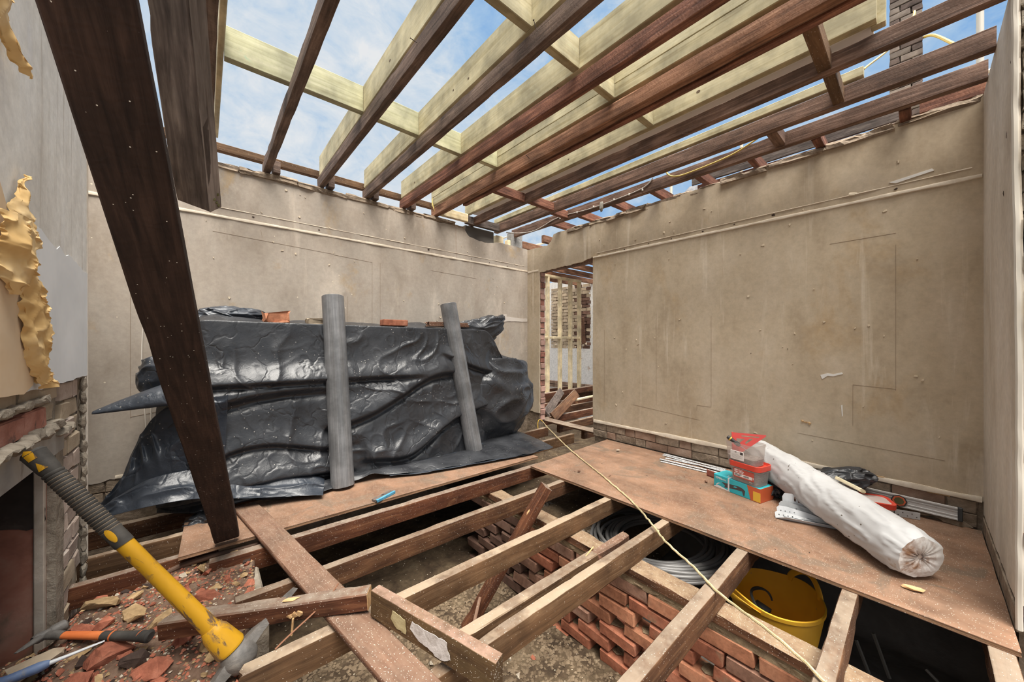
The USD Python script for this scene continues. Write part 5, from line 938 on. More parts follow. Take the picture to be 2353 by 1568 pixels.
part(teal, 'strap', cat(cbox((0.106, -0.002, 0.0), (0.117, 0.0, 0.096), 0.0004), cbox((0.106, -0.002, 0.094), (0.117, 0.15, 0.0962), 0.0004)), plain('strap', (0.62, 0.64, 0.66), 0.4))
text_part(tc_, 'lettering', 'TIPER', 0.013, (0.012, -0.0008, 0.066), INKW, squash=0.9)
text_part(tc_, 'lettering', 'MATIC', 0.009, (0.058, -0.0008, 0.066), INKW, squash=0.9, bold=False)
part(tc_, 'lettering', moved(meshkit.text_mesh('11', 0.022, 0.0006, True), (0.075, 0.03, 0.0942)), INKW, smooth=False)
teal2 = single('drill_case', solid_loft([(0, 0.004, 0.07, 0.10, 0.03), (0.02, 0, 0.07, 0.10, 0.03), (0.085, 0, 0.07, 0.10, 0.033), (0.10, 0.01, 0.07, 0.10, 0.025)]), TEAL, 'teal rounded case behind the stacked tubs', 'case', (2.985, 0.70, 0.001), bx)
db = thing('red_disc_box', 'low red card box with a grey disc showing, right of the teal box', 'box', (2.85, 0.683, 0.001), (0.97, -0.24, 0))
part(db, 'carton', cbox((0, 0, 0), (0.125, 0.14, 0.055), 0.002), plain('dull_red_card', (0.36, 0.085, 0.05), 0.6))
part(db, 'disc', moved(trimesh.creation.cylinder(0.045, 0.008, sections=32), (0.062, 0.06, 0.06)), plain('grey_disc', (0.35, 0.33, 0.31), 0.5))
def screw_tub(label, o, w, d, h, full, lid):
    t = thing('screw_tub', label, 'tub', o, bx)
    wall = lambda z0, z1, th: cat(solid_loft([(z0, 0.012, w, d, 0.025), (z0 + 0.004, 0.009, w, d, 0.028), (z1, 0.0, w, d, 0.03)], caps=False))
    part(t, 'tub_wall', wall(0, h, 0), CLEAR, smooth=40)
    part(t, 'tub_base', solid_loft([(0, 0.012, w, d, 0.025), (0.003, 0.010, w, d, 0.026)]), CLEAR)
    part(t, 'rim', cat(*[solid_loft([(h - 0.016 + k * 0.009, -0.003, w, d, 0.032), (h - 0.011 + k * 0.009, -0.003, w, d, 0.032)], caps=False) for k in range(2)]), CLEAR, smooth=40)
    sc = solid_loft([(0.004, 0.016, w, d, 0.02), (full * 0.5, 0.012, w, d, 0.024), (full, 0.010, w, d, 0.026)]); 
    part(t, 'screws', sc, earthy(f'screws_{len(label)}', [(0.25, (0.05, 0.04, 0.035)), (0.5, (0.2, 0.17, 0.15)), (0.75, (0.36, 0.33, 0.3))], scale=60, detail=4, bump=1.0, dist=0.01, stretch=(1, 1, 2.5), rough=0.5), smooth=40, label='heap of loose screws inside the tub')
    if lid:
        ld_ = part(t, 'lid', cat(ring_sweep(None, loft([(h - 0.006, -0.006, w, d, 0.034), (h + 0.028, -0.007, w, d, 0.034), (h + 0.030, -0.003, w, d, 0.032), (h + 0.012, 0.004, w, d, 0.03)]), caps=False), solid_loft([(h + 0.010, 0.003, w, d, 0.03), (h + 0.013, 0.003, w, d, 0.03)])), RED, smooth=40, label='bright red snap-on lid')
        part(ld_, 'handle', tube(spline([(-0.006, d * 0.3, h + 0.01), (-0.016, d * 0.35, h - 0.03), (-0.016, d * 0.5, h - 0.045), (-0.014, d * 0.65, h - 0.03), (-0.006, d * 0.7, h + 0.01)], 20), 0.003, 6), RED)
    return t
t1 = screw_tub('clear screw tub with a red lid standing on the teal box', (2.832, 0.895, 0.0965), 0.20, 0.15, 0.110, 0.085, True)
lab1 = part(t1, 'front_label', cbox((0.035, -0.0015, 0.032), (0.17, 0.004, 0.092), 0.0005), LBL_R)
part(lab1, 'logo_square', cbox((0.042, -0.0022, 0.066), (0.064, -0.001, 0.088), 0.0003), INKW)
text_part(lab1, 'lettering', 'MIP', 0.008, (0.0445, -0.0024, 0.073), LBL_R)
for k, s in enumerate(('MULTI-', 'PURPOSE', 'SCREWS')): text_part(lab1, 'lettering', s, 0.0058, (0.069, -0.0017, 0.0825 - k * 0.0085), INKW)
part(lab1, 'size_strip', cbox((0.04, -0.0022, 0.040), (0.16, -0.001, 0.060), 0.0003), LBL_W)
text_part(lab1, 'lettering', '5.0MM X 100MM', 0.0048, (0.044, -0.0024, 0.0525), INK, squash=0.85); text_part(lab1, 'lettering', 'WITH INSERT', 0.0048, (0.044, -0.0024, 0.0445), INK, squash=0.85)
for k in range(16): part(lab1, 'bar', cbox((0.104 + k * 0.0022, -0.0026, 0.045), (0.105 + k * 0.0022 + 0.0005 * (k % 3 == 0), -0.002, 0.056), 0.0001), INK)
text_part(t1, 'lettering', 'TRADE', 0.0052, (0.135, 0.004, 0.019), INKW); text_part(t1, 'lettering', '2', 0.012, (0.1615, -0.0017, 0.047), INKW)
t2 = screw_tub('open clear tub holding a red square and screwdriver, on top of the red-lidded tub', (2.835, 0.925, 0.222), 0.205, 0.155, 0.145, 0.045, False)
lab2 = part(t2, 'front_label', cbox((0.045, -0.0005, 0.028), (0.135, 0.004, 0.088), 0.0005), LBL_W)
text_part(lab2, 'lettering', 'CE', 0.007, (0.075, -0.0008, 0.077), INK); part(lab2, 'logo_square', cbox((0.112, -0.001, 0.068), (0.131, 0.0, 0.085), 0.0003), INK)
for k in range(5): part(lab2, 'print_line', cbox((0.052, -0.0009, 0.036 + k * 0.0065), (0.052 + (0.055, 0.072, 0.06, 0.07, 0.05)[k], -0.0002, 0.0378 + k * 0.0065), 0.0001), plain(f'grey_print_{k}', (0.4, 0.37, 0.35), 0.7))
sq = thing('roofing_square', 'red triangular carpenter square sticking out of the open tub', 'set square', (2.905, 0.885, 0.285), (0.16, -0.985, 0.06), (0.25, 0.08, 1))
tri = sg.Polygon([(-0.005, -0.045), (0.006, -0.045), (0.195, 0.118), (0.195, 0.128), (-0.005, 0.128)]).difference(unary_union([sg.Polygon([(0.05, 0.104), (0.15, 0.104), (0.16, 0.112), (0.05, 0.112)]), sg.Polygon([(0.018, 0.04), (0.07, 0.088), (0.018, 0.088)]), sg.Polygon([(0.07, 0.065), (0.10, 0.093), (0.12, 0.093), (0.075, 0.052)])]))
part(sq, 'plate', poly_slab(tri, 0.003, 'y', 0, 1), plain('red_plastic', (0.58, 0.07, 0.06), 0.45), smooth=False)
part(sq, 'fence', cbox((-0.011, -0.008, -0.045), (-0.003, 0.011, 0.13), 0.001), plain('red_plastic_b', (0.58, 0.07, 0.06), 0.45))
sd = thing('screwdriver', 'screwdriver with a black and yellow grip leaning in the open tub', 'screwdriver', (2.875, 0.918, 0.385), (0.10, -0.42, -0.30))
def lathe_x(prof, k=20):
    an = -np.linspace(0, 2 * np.pi, k + 1)[:-1]; R = V([np.stack([np.full(k, x), r * np.cos(an), r * np.sin(an)], 1) for x, r in prof]); m = ring_sweep(None, R)
    if m.volume < 0: m.invert()
    return m
BLK = plain('black_rubber', (0.03, 0.03, 0.03), 0.55)
part(sd, 'grip', lathe_x([(0, 0.006), (0.002, 0.012), (0.02, 0.015), (0.05, 0.012), (0.08, 0.016), (0.095, 0.010)]), BLK); part(sd, 'yellow_band', lathe_x([(0.018, 0.0155), (0.026, 0.0155)]), YEL); part(sd, 'shaft', lathe_x([(0.09, 0.003), (0.17, 0.003)]), plain('steel', (0.5, 0.5, 0.5), 0.3, 0.9))
ra = single('red_offcut', cat(cbox((0, 0, 0), (0.10, 0.05, 0.012), 0.002), cbox((0, 0, 0), (0.10, 0.008, 0.05), 0.002)), plain('dull_red', (0.32, 0.10, 0.07), 0.6), 'dull red angle piece beside the teal box', 'offcut', (3.04, 1.12, 0.001), (-0.3, -0.95, 0))
bit('rusty brown clod just left of the teal box', (0.04, 0.03, 0.025), (2.885, 1.065, 0.012), W['board'], 229)
# perforated steel straps
ST = earthy('galvanised', [(0.3, (0.42, 0.43, 0.44)), (0.7, (0.60, 0.61, 0.62))], scale=9, bump=0.05, rough=0.42, spec=0.6)
DKH = plain('hole_dark', (0.07, 0.06, 0.05), 0.9)
for i, (a, b, lab) in enumerate([((3.085, 1.52, .003), (3.12, 1.02, .004), 'nearest the viewer'), ((3.13, 1.55, .006), (3.17, 1.03, .006), 'second from the viewer'), ((3.20, 1.53, .003), (3.25, 1.02, .010), 'in the middle of the bundle'), ((3.27, 1.59, .003), (3.20, 1.04, .013), 'crossing over the others'), ((3.31, 1.60, .003), (3.285, 1.06, .007), 'nearest the wall')]):
    p0, d, L = beam_frame(a, b); s_ = thing('steel_strap', f'perforated galvanised steel strap by the door wall, {lab}', 'metal strap', p0, d)
    part(s_, 'strap', cbox((0, -0.015, 0), (L, 0.015, 0.002), 0.0004), ST)
    part(s_, 'hole', cat(*[moved(trimesh.creation.cylinder(0.0035, 0.0008, sections=8), (x, 0.006 * (-1) ** k, 0.0022)) for k, x in enumerate(np.arange(0.015, L, 0.025))]), DKH, smooth=False, kind='stuff')
# nested joist hangers
STD = earthy('galvanised_dull', [(0.3, (0.26, 0.265, 0.27)), (0.7, (0.42, 0.43, 0.435))], scale=14, bump=0.05, rough=0.5, spec=0.6)
for i, (x, y, L, tall, lean) in enumerate([(2.625, 0.575, 0.36, 0.045, 0.9), (2.655, 0.572, 0.36, 0.062, 0.45), (2.690, 0.568, 0.34, 0.075, 0.30), (2.730, 0.560, 0.33, 0.112, 0.15)]):
    lab = ['nearest of the nested hangers', 'second of the nested hangers', 'third of the nested hangers', 'tall slotted hanger standing behind the nested ones'][i]
    h_ = thing('joist_hanger', f'galvanised steel joist hanger, {lab} under the white roll', 'joist hanger', (x, y, 0.003 + 0.004 * i), (0.36 + 0.03 * i, -0.92, 0.0), (lean, lean * 0.35, 1))
    side = sg.Polygon([(0, 0), (L, 0), (L, 0.014), (L * 0.6, tall * 0.45), (L * 0.42, tall * 0.72), (0.05, tall), (0.012, tall), (0, tall * 0.8)])
    if i == 3: side = side.difference(unary_union([sg.box(0.06 + 0.02 * k, tall * (0.62 - 0.05 * k), 0.069 + 0.02 * k, tall * (0.86 - 0.07 * k)) for k in range(6)]))
    else: side = side.difference(unary_union([sg.Point(0.02 + 0.022 * k, tall * 0.55).buffer(0.0035, 3) for k in range(4)]))
    part(h_, 'cheek', poly_slab(side, 0.0018, 'y', 0, 1), ST if i % 2 else STD, smooth=False)
    part(h_, 'folded_lip', poly_slab(sg.Polygon([(0, 0), (L * 0.95, 0), (L * 0.8, -0.03), (0.05, -0.035)]), 0.0016, 'z', 0.001), STD if i % 2 else ST, smooth=False)
    part(h_, 'end_tab', moved(cbox((0, 0, 0), (0.0016, 0.026, tall * 0.8), 0.0003), (0, 0.001, 0), (0.9, -0.44, 0)), STD)
single('cable_ties', cat(tube(spline([(2.80, 0.55, 0.10), (2.83, 0.52, 0.115), (2.86, 0.49, 0.11)], 8), 0.003, 5), tube(spline([(2.82, 0.50, 0.09), (2.85, 0.50, 0.105), (2.87, 0.45, 0.10)], 8), 0.003, 5)), YEL, 'yellow cable ties behind the slotted steel hanger', 'cable tie')
# lid, level, bag, small steel plate
tl = thing('screw_tub', 'low tub with a red-rimmed clear lid between the white roll and the spirit level', 'tub', (3.03, 0.285, 0.001), (0.35, -0.94, 0))
part(tl, 'tub_wall', solid_loft([(0, 0.012, 0.21, 0.15, 0.025), (0.075, 0.0, 0.21, 0.15, 0.03)]), RW, smooth=40)
part(tl, 'rim', ring_sweep(None, loft([(0.07, -0.006, 0.21, 0.15, 0.034), (0.100, -0.007, 0.21, 0.15, 0.034), (0.102, 0.002, 0.21, 0.15, 0.03), (0.095, 0.012, 0.21, 0.15, 0.026)]), caps=False), RED, smooth=40)
part(tl, 'lid_panel', solid_loft([(0.093, 0.010, 0.21, 0.15, 0.026), (0.096, 0.010, 0.21, 0.15, 0.026)]), plain('frosted_lid', (0.62, 0.5, 0.46), 0.3))
lv = thing('spirit_level', 'long aluminium spirit level leaning along the foot of the door wall', 'spirit level', (3.318, 0.72, 0.034), (0.0, -1, 0.0), (0.12, 0, 1))
ALU = earthy('brushed_alu', [(0.3, (0.46, 0.44, 0.42)), (0.7, (0.58, 0.56, 0.54))], scale=4, bump=0.03, stretch=(1, 20, 20), rough=0.35, spec=0.6)
part(lv, 'body', cat(cbox((0.01, -0.004, 0.006), (0.87, 0.004, 0.066), 0.001), cbox((0.01, -0.011, 0.062), (0.87, 0.011, 0.072), 0.001), cbox((0.01, -0.011, 0), (0.87, 0.011, 0.009), 0.001), cbox((0.01, -0.007, 0.02), (0.87, 0.007, 0.026), 0.001), cbox((0.01, -0.007, 0.046), (0.87, 0.007, 0.052), 0.001)), ALU)
for a, b in ((0.0, 0.016), (0.866, 0.885)): part(lv, 'end_cap', cbox((a, -0.014, -0.003), (b, 0.014, 0.075), 0.003), BLK)
part(lv, 'grip', cbox((0.40, -0.010, 0.020), (0.48, 0.010, 0.055), 0.003), BLK)
def octa(r, th): return moved(trimesh.creation.cylinder(r, th, sections=8), (0, 0, 0), (1, 0, 0), (0, 1, 0))
vh = part(lv, 'vial_housing', moved(octa(0.036, 0.026), (0.635, 0, 0.036)), BLK); part(vh, 'vial_ring', moved(octa(0.030, 0.029), (0.635, 0, 0.036)), ORANGE); part(vh, 'vial', moved(octa(0.022, 0.031), (0.635, 0, 0.036)), plain('vial_green', (0.10, 0.09, 0.04), 0.2))
bag = single('black_bag', bulge((0, 0, 0), (0.17, 0.10, 0.075), 41, 0.22, 4.5, lambda v: v + np.stack([v[:, 0] * 0, v[:, 0] * 0, 0.25 * v[:, 0]], 1)), FILM, 'crumpled black plastic bag between the white roll and the door wall', 'bag', (3.215, 0.36, 0.150), (0.2, -0.97, 0), smooth=True)
single('grey_sack_end', bulge((0, 0, 0), (0.10, 0.07, 0.06), 43, 0.25, 6.0), FILM, 'dark plastic bundle under the raised end of the white roll', 'bag', (3.02, 0.66, 0.055), smooth=True)
sp_ = thing('steel_bracket', 'small perforated steel bracket lying beside the spirit level', 'bracket', (3.21, 0.10, 0.003), (0.35, -0.94, 0))
part(sp_, 'plate', cbox((0, 0, 0), (0.11, 0.002, 0.042), 0.0004), ST); part(sp_, 'hole', cat(*[moved(octa(0.003, 0.0008), (0.015 + 0.02 * k, -0.0003, 0.012 + 0.016 * (k % 2))) for k in range(5)]), DKH, smooth=False, kind='stuff'); part(sp_, 'black_tab', cbox((-0.03, 0, 0), (0, 0.004, 0.05), 0.001), BLK)
# ------------------------------------------------------------------ twine
TW = wood('twine', [(0.3, (0.42, 0.31, 0.15)), (0.5, (0.62, 0.49, 0.27)), (0.7, (0.72, 0.60, 0.37))], sc=(60, 60, 60), bump=0.6)
tw = thing('twine', 'straw-coloured twine stretched from the doorway to the lower right', 'rope')
tpts = spline([(3.345, 3.225, 0.02), (3.20, 3.00, 0.006), (2.98, 2.66, 0.006), (2.728, 2.264, 0.008), (2.49, 1.83, 0.006), (2.266, 1.435, 0.006), (2.04, 1.10, 0.006), (1.844, 0.857, 0.006), (1.76, 0.70, -0.001), (1.68, 0.57, -0.009), (1.59, 0.36, -0.004), (1.485, 0.185, -0.008), (1.36, -0.02, -0.02)], 160)
tpts += 0.0012 * np.random.RandomState(3).normal(size=tpts.shape)
part(tw, 'strand', tube(tpts, 0.0058, 7), TW)
part(tw, 'knot', moved(stone((0.022, 0.016, 0.014), 230), (1.93, 0.965, 0.010)), TW, smooth=False)
part(tw, 'loop', tube(spline([(3.345, 3.225, 0.02), (3.30, 3.26, 0.05), (3.27, 3.25, -0.02), (3.26, 3.23, -0.12)], 20), 0.004, 6), YEL)
# ------------------------------------------------------------------ pipe coil and yellow tub in the void
COIL = plain('grey_conduit', (0.15, 0.145, 0.14), 0.36)
co = thing('pipe_coil', 'coil of grey plastic pipe lying in the void below the plywood', 'pipe coil', (2.42, 1.20, -0.345), (1, 0, 0), (0.05, 0.08, 1))
rsc = np.random.RandomState(9)
for i in range(15):
    row = i % 7; R_ = 0.30 + row * 0.027 + rsc.uniform(-0.006, 0.006); z = 0.03 * (i // 7) + rsc.uniform(-0.008, 0.008) + 0.012 * row % 0.02; a = np.linspace(0, 2 * np.pi, 72)[:-1]
    cx_, cy_ = rsc.uniform(-0.02, 0.02, 2); wob = 0.012 * np.sin(2 * a + rsc.uniform(0, 6))
    part(co, 'turn', tube(np.stack([cx_ + (R_ + wob) * np.cos(a), cy_ + (R_ + wob) * np.sin(a), z + 0.02 * np.sin(a + i)], 1), 0.0125, 8, close=True), COIL, smooth=True)
part(co, 'tie', moved(stone((0.07, 0.05, 0.06), 231), (0.12, -0.385, 0.02)), plain('brown_tape', (0.4, 0.21, 0.05), 0.5), smooth=False)
YT = earthy('yellow_rubber', [(0.3, (0.52, 0.27, 0.02)), (0.7, (0.62, 0.345, 0.03))], scale=5, bump=0.03, rough=0.45, blot=[((0.3, 0.2, 0.09), 12.0, 0.68, 0.74, (1, 1, 1))])
yt = thing('yellow_tub', 'flexible yellow rubber tub with loop handles in the void below the plywood', 'tub', (2.285, 0.505, -0.60), (0.86, -0.5, 0))
a = -np.linspace(0, 2 * np.pi, 65)[:-1]
def tub_ring(z, r, lift=0.0): return np.stack([r * np.cos(a), r * 0.96 * np.sin(a), z + lift * np.cos(a) ** 8], 1)
tubm = ring_sweep(None, V([tub_ring(0, 0.145), tub_ring(0.005, 0.152), tub_ring(0.16, 0.18), tub_ring(0.325, 0.208), tub_ring(0.328, 0.213), tub_ring(0.345, 0.214, .02), tub_ring(0.347, 0.207, .02), tub_ring(0.328, 0.203), tub_ring(0.16, 0.175), tub_ring(0.012, 0.146)]), caps=True)
if tubm.volume < 0: tubm.invert()
part(yt, 'body', tubm, YT, smooth=40)
for s, hz, out in ((1, 0.088, 0.0), (-1, 0.03, 0.05)):   # one handle upright, the other folded outwards
    aa = np.linspace(-0.44, 0.44, 30); rr = 0.209; e = np.cos(aa / 0.44 * np.pi / 2) ** 0.6
    rings = []
    for k in range(30):
        c = V([s * (rr + out * e[k]) * math.cos(aa[k]), rr * 0.96 * math.sin(aa[k]), 0.335 + hz * e[k]]); q = np.linspace(0, 2 * np.pi, 11)[:-1]; tn = V([0, math.cos(aa[k] * 3.3), -math.sin(aa[k] * 3.3)]); nn = V([0, tn[2] * -1, tn[1]])
        rings.append(c + np.cos(q)[:, None] * nn * 0.017 + np.sin(q)[:, None] * V([0.006, 0, 0]))
    m = ring_sweep(None, V(rings)); 
    if m.volume < 0: m.invert()
    part(yt, 'loop_handle', m, YT, smooth=True)
single('cable_bundle', cat(*[tube(spline([(2.20, 0.56, -0.33), (2.24 + .01 * k, 0.60, -0.295), (2.31, 0.60, -0.29 - .01 * k), (2.36, 0.56, -0.31), (2.35, 0.53, -0.345)], 24), 0.005, 6) for k in range(2)], moved(stone((0.14, 0.10, 0.06), 233, 30), (2.27, 0.56, -0.365))), BLK, 'black cable coiled inside the yellow tub', 'cable')
single('void_strip', tube(tp, 0.008, 5), TAPE, 'pale curved strip lying on the dark membrane', 'strip')
for i, (a_, b_) in enumerate((((2.60, 0.22, -0.50), (2.56, 0.16, -0.645)), ((2.66, 0.16, -0.46), (2.62, 0.10, -0.63)))):
    single('void_strip', tube([a_, (V(a_) + V(b_)) / 2, b_], 0.008, 5), TAPE, ['short pale strip on the dark membrane by the yellow tub handle', 'second short pale strip on the dark membrane right of the yellow tub'][i], 'strip')
# ------------------------------------------------------------------ rubble heap on the hearth
def heap_z(x, y):
    x, y = np.asarray(x, float), np.asarray(y, float)
    xe = np.interp(y, [1.0, 1.45, 1.75, 1.95, 2.3, 2.6], [0.06, 0.08, 0.10, 0.17, 0.20, 0.10])
    p = np.stack([x * 6, y * 6, x * 0], -1)
    top = -0.105 + 0.075 * (meshkit.fbm(p, 4, 41) - 0.5) * 2 + 0.05 * np.exp(-((x + 0.05) ** 2 + (y - 2.2) ** 2) / 0.12) - 0.05 * np.clip((y - 2.35) / 0.2, 0, 1) - 0.05 * np.clip((-0.38 - x) / 0.1, 0, 1)
    f = np.clip((x - xe) / 0.07, 0, 1); g = np.clip((1.42 - y) / 0.3, 0, 1)
    return top * (1 - f) * (1 - g) + -0.80 * (1 - (1 - f) * (1 - g)) + 0.014 * (meshkit.noise(np.stack([x * 45, y * 45, x * 0], -1), 42) - 0.5)
def heap_fn(u, v):
    x = -0.79 + u * 1.15; y = 1.0 + v * 1.62
    return np.stack([x, y, heap_z(x, y)], -1)
single('rubble_heap', grid(130, 170, heap_fn), HEAP, 'gritty heap of demolition rubble spread over the hearth', 'rubble', smooth=True, kind='stuff')
struct('hearth_fender', cat(cbox((0.15, 1.86, -0.80), (0.215, 2.28, -0.10), 0.008), cbox((-0.03, 2.0, -0.80), (0.0, 2.05, -0.05), 0.004)), MORTAR)
rsr = np.random.RandomState(23)
spots = []
big_ = [  # x, y, length, kind, label
    (-0.26, 1.98, 0.15, 0, 'large red brick fragment with an ochre face in front of the orange hammer'), (-0.05, 1.90, 0.13, 0, 'broad flat red brick fragment left of the mattock head'),
    (-0.35, 2.38, 0.075, 0, 'angular reddish lump at the back of the heap near the quoin'), (-0.12, 2.30, 0.12, 0, 'flat red slab fragment high on the heap beside the yellow handle'),
    (-0.33, 2.24, 0.12, 1, 'long ochre fragment at the back left of the heap'), (-0.22, 2.14, 0.10, 1, 'ochre brick fragment left of the middle of the heap'),
    (-0.36, 2.12, 0.09, 0, 'dark red fragment near the fireplace opening'), (-0.13, 2.07, 0.08, 1, 'round ochre lump just behind the hammer grip'), (0.00, 2.07, 0.11, 0, 'red fragment leaning beside the yellow handle'),
    (-0.07, 2.16, 0.09, 0, 'red fragment in the middle of the heap'), (-0.19, 1.87, 0.10, 3, 'sooty black fragment in front of the hammer grip'), (0.02, 1.80, 0.10, 1, 'ochre fragment by the foot of the mattock'),
    (-0.33, 1.90, 0.12, 0, 'red fragment under the blue-handled chisel'), (-0.13, 1.80, 0.13, 0, 'long red fragment at the lower edge of the heap'), (0.06, 2.40, 0.09, 1, 'yellow fragment beside the iron pipe'), (0.12, 2.36, 0.08, 1, 'yellow stone at the corner below the plywood strip'), (0.05, 1.72, 0.09, 1, 'ochre fragment left of the mattock eye'), (0.13, 1.62, 0.07, 0, 'dark red fragment under the raised mattock blade')]
for i, (x, y, L, k, lab) in enumerate(big_):
    L *= 1.35; z = float(heap_z(x, y)); spots.append((x, y, L * 0.45)); ang = rsr.uniform(0, 6.28)
    m = stone((L, L * rsr.uniform(0.5, 0.7), L * rsr.uniform(0.34, 0.5)), 400 + i, 16); m = m.subdivide(); m.vertices += (meshkit.noise(m.vertices * 60 + i, i)[:, None] - 0.5) * 0.008
    single('brick_fragment', m, FRAG[k], lab, 'rubble piece', (x, y, z + L * 0.10), (math.cos(ang), math.sin(ang), rsr.uniform(-.3, .3)), (rsr.uniform(-.3, .3), rsr.uniform(-.3, .3), 1), smooth=False)
LB = ['small red brick fragment in the rubble heap on the hearth', 'small ochre brick fragment in the rubble heap on the hearth', 'small pale mortar lump in the rubble heap on the hearth', 'small sooty fragment in the rubble heap on the hearth']
GP = ['red fragments in the hearth rubble', 'ochre fragments in the hearth rubble', 'mortar lumps in the hearth rubble', 'sooty fragments in the hearth rubble']
n = 0
while n < 175:
    x, y = rsr.uniform(-0.6, 0.17), rsr.uniform(1.50, 2.48); L = 0.03 + 0.085 * rsr.rand() ** 1.7
    if any((x - a) ** 2 + (y - b) ** 2 < (L * 0.35 + c * 0.55) ** 2 for a, b, c in spots): L *= 0.6
    if heap_z(x, y) < -0.25: continue
    if x < XB + 0.02 and not 1.85 < y < 2.27: continue
    spots.append((x, y, L * 0.4)); k = int(rsr.choice(4, p=(0.46, 0.30, 0.14, 0.10))); ang = rsr.uniform(0, 6.28)
    single('rubble_piece', stone((L, L * rsr.uniform(0.5, 0.8), L * rsr.uniform(0.35, 0.65)), 500 + n, 11), FRAG[k], LB[k], 'rubble piece', (x, y, float(heap_z(x, y)) + L * 0.08), (math.cos(ang), math.sin(ang), rsr.uniform(-.5, .5)), (rsr.uniform(-.5, .5), rsr.uniform(-.5, .5), 1), group=GP[k], smooth=False); n += 1
def grit(name, label, n, fz, rx, ry, seed, mat, s=(0.005, 0.014), ok=None):
    r = np.random.RandomState(seed); vs, fs, c = [], [], 0; O = V([[1, 0, 0], [-1, 0, 0], [0, 1, 0], [0, -1, 0], [0, 0, 1], [0, 0, -1.0]]); T = V([[0, 2, 4], [2, 1, 4], [1, 3, 4], [3, 0, 4], [2, 0, 5], [1, 2, 5], [3, 1, 5], [0, 3, 5]])
    X, Y = r.uniform(*rx, n), r.uniform(*ry, n); Z = fz(X, Y)
    for x, y, z in zip(X, Y, Z):
        if ok is not None and not ok(x, y, z): continue
        q = O * r.uniform(0.5, 1.2, (6, 3)) * r.uniform(*s) * V([1, 1, 0.7]); an = r.uniform(0, 6.28); q[:, :2] = q[:, :2] @ V([[math.cos(an), -math.sin(an)], [math.sin(an), math.cos(an)]])
        vs.append(q + V([x, y, z])); fs.append(T + c); c += 6
    single(name, trimesh.Trimesh(np.vstack(vs), np.vstack(fs), process=False), mat, label, 'gravel', smooth=False, kind='stuff')
okh = lambda x, y, z: z > -0.25 and (x > XB + 0.02 or 1.85 < y < 2.27)
grit('red_grit', 'red brick crumbs strewn over the rubble heap', 2600, heap_z, (-0.62, 0.2), (1.45, 2.55), 1, FRAG[0], (0.003, 0.011), okh)
grit('pale_grit', 'pale mortar crumbs strewn over the rubble heap', 900, heap_z, (-0.62, 0.2), (1.45, 2.55), 2, FRAG[2], (0.003, 0.009), okh)
grit('ochre_grit', 'ochre crumbs strewn over the rubble heap', 1300, heap_z, (-0.62, 0.2), (1.45, 2.55), 4, FRAG[1], (0.003, 0.010), okh)
grit('soil_stones', 'small stones and clods lying on the soil between the joists', 9000, soil_z, (0.15, 1.70), (0.45, 2.2), 3, earthy('soil_clod', [(0.3, (0.11, 0.075, 0.045)), (0.6, (0.25, 0.185, 0.12)), (0.85, (0.36, 0.29, 0.2))], scale=12, bump=0.8, rnd=0.0), (0.004, 0.02))
grit('soil_stones', 'small stones and debris on the raised soil behind the sleeper wall', 1500, lambda x, y: -0.34 + 0 * x, (1.84, 2.3), (1.55, 2.35), 5, earthy('soil_debris', [(0.3, (0.06, 0.05, 0.04)), (0.6, (0.17, 0.14, 0.11)), (0.85, (0.42, 0.38, 0.33))], scale=12, bump=0.8), (0.006, 0.022))
for i, (x, y, s, k, lab) in enumerate([(1.40, 0.83, .11, 0, 'pointed red brick shard on the soil below the dusty joist'), (1.46, 0.90, .09, 1, 'ochre shard beside the pointed red shard in the void'), (1.02, 0.92, .10, 2, 'grey stone on the soil in front of the sleeper wall'), (1.32, 1.55, .10, 2, 'pale plaster lump on the soil under the pale-topped joist'), (1.28, 1.42, .05, 2, 'small white lump on the soil under the pale-topped joist'), (1.42, 1.45, .05, 0, 'small red lump on the soil by the sleeper wall'), (0.20, 1.62, .07, 0, 'dark red lump below the raised mattock blade'), (0.95, 1.78, .05, 2, 'small pale chip on the dark soil between two joists')]):
    single('soil_lump', stone((s, s * .6, s * .5), 770 + i, 12), FRAG[k], lab, 'stone', (x, y, float(soil_z(np.array(x), np.array(y))) + s * 0.12), (1, 0.6 * i, 0), smooth=False)
for i, (a_, b_, w) in enumerate([((1.92, 1.78, -0.30), (2.02, 1.66, -0.295), .035), ((2.02, 1.74, -0.29), (2.10, 1.70, -0.29), .03), ((1.96, 1.90, -0.30), (2.06, 1.82, -0.29), .025)]):
    p0, d, L = beam_frame(a_, b_); single('foil_scrap', cbox((0, -w / 2, 0), (L, w / 2, 0.004), 0.001), plain(f'foil_{i}', (0.55, 0.55, 0.54), 0.4, 0.2), ['long silvery scrap on the debris behind the sleeper wall', 'short silvery scrap on the debris behind the sleeper wall', 'small dull scrap on the debris behind the leaning offcut'][i], 'scrap', p0, d, (0.2, 0.1, 1))
single('straw_tuft', cat(*[tube(spline([(2.02 + .012 * i, 2.10 + .008 * (i % 3), -0.30), (2.03 + .016 * i, 2.10, -0.22 - .01 * (i % 3)), (2.04 + .03 * i - .05, 2.08, -0.20 - .02 * (i % 2))], 8), 0.0022, 4) for i in range(9)]), YEL, 'yellow straw-like tuft below the corner of the plywood sheet', 'straw')
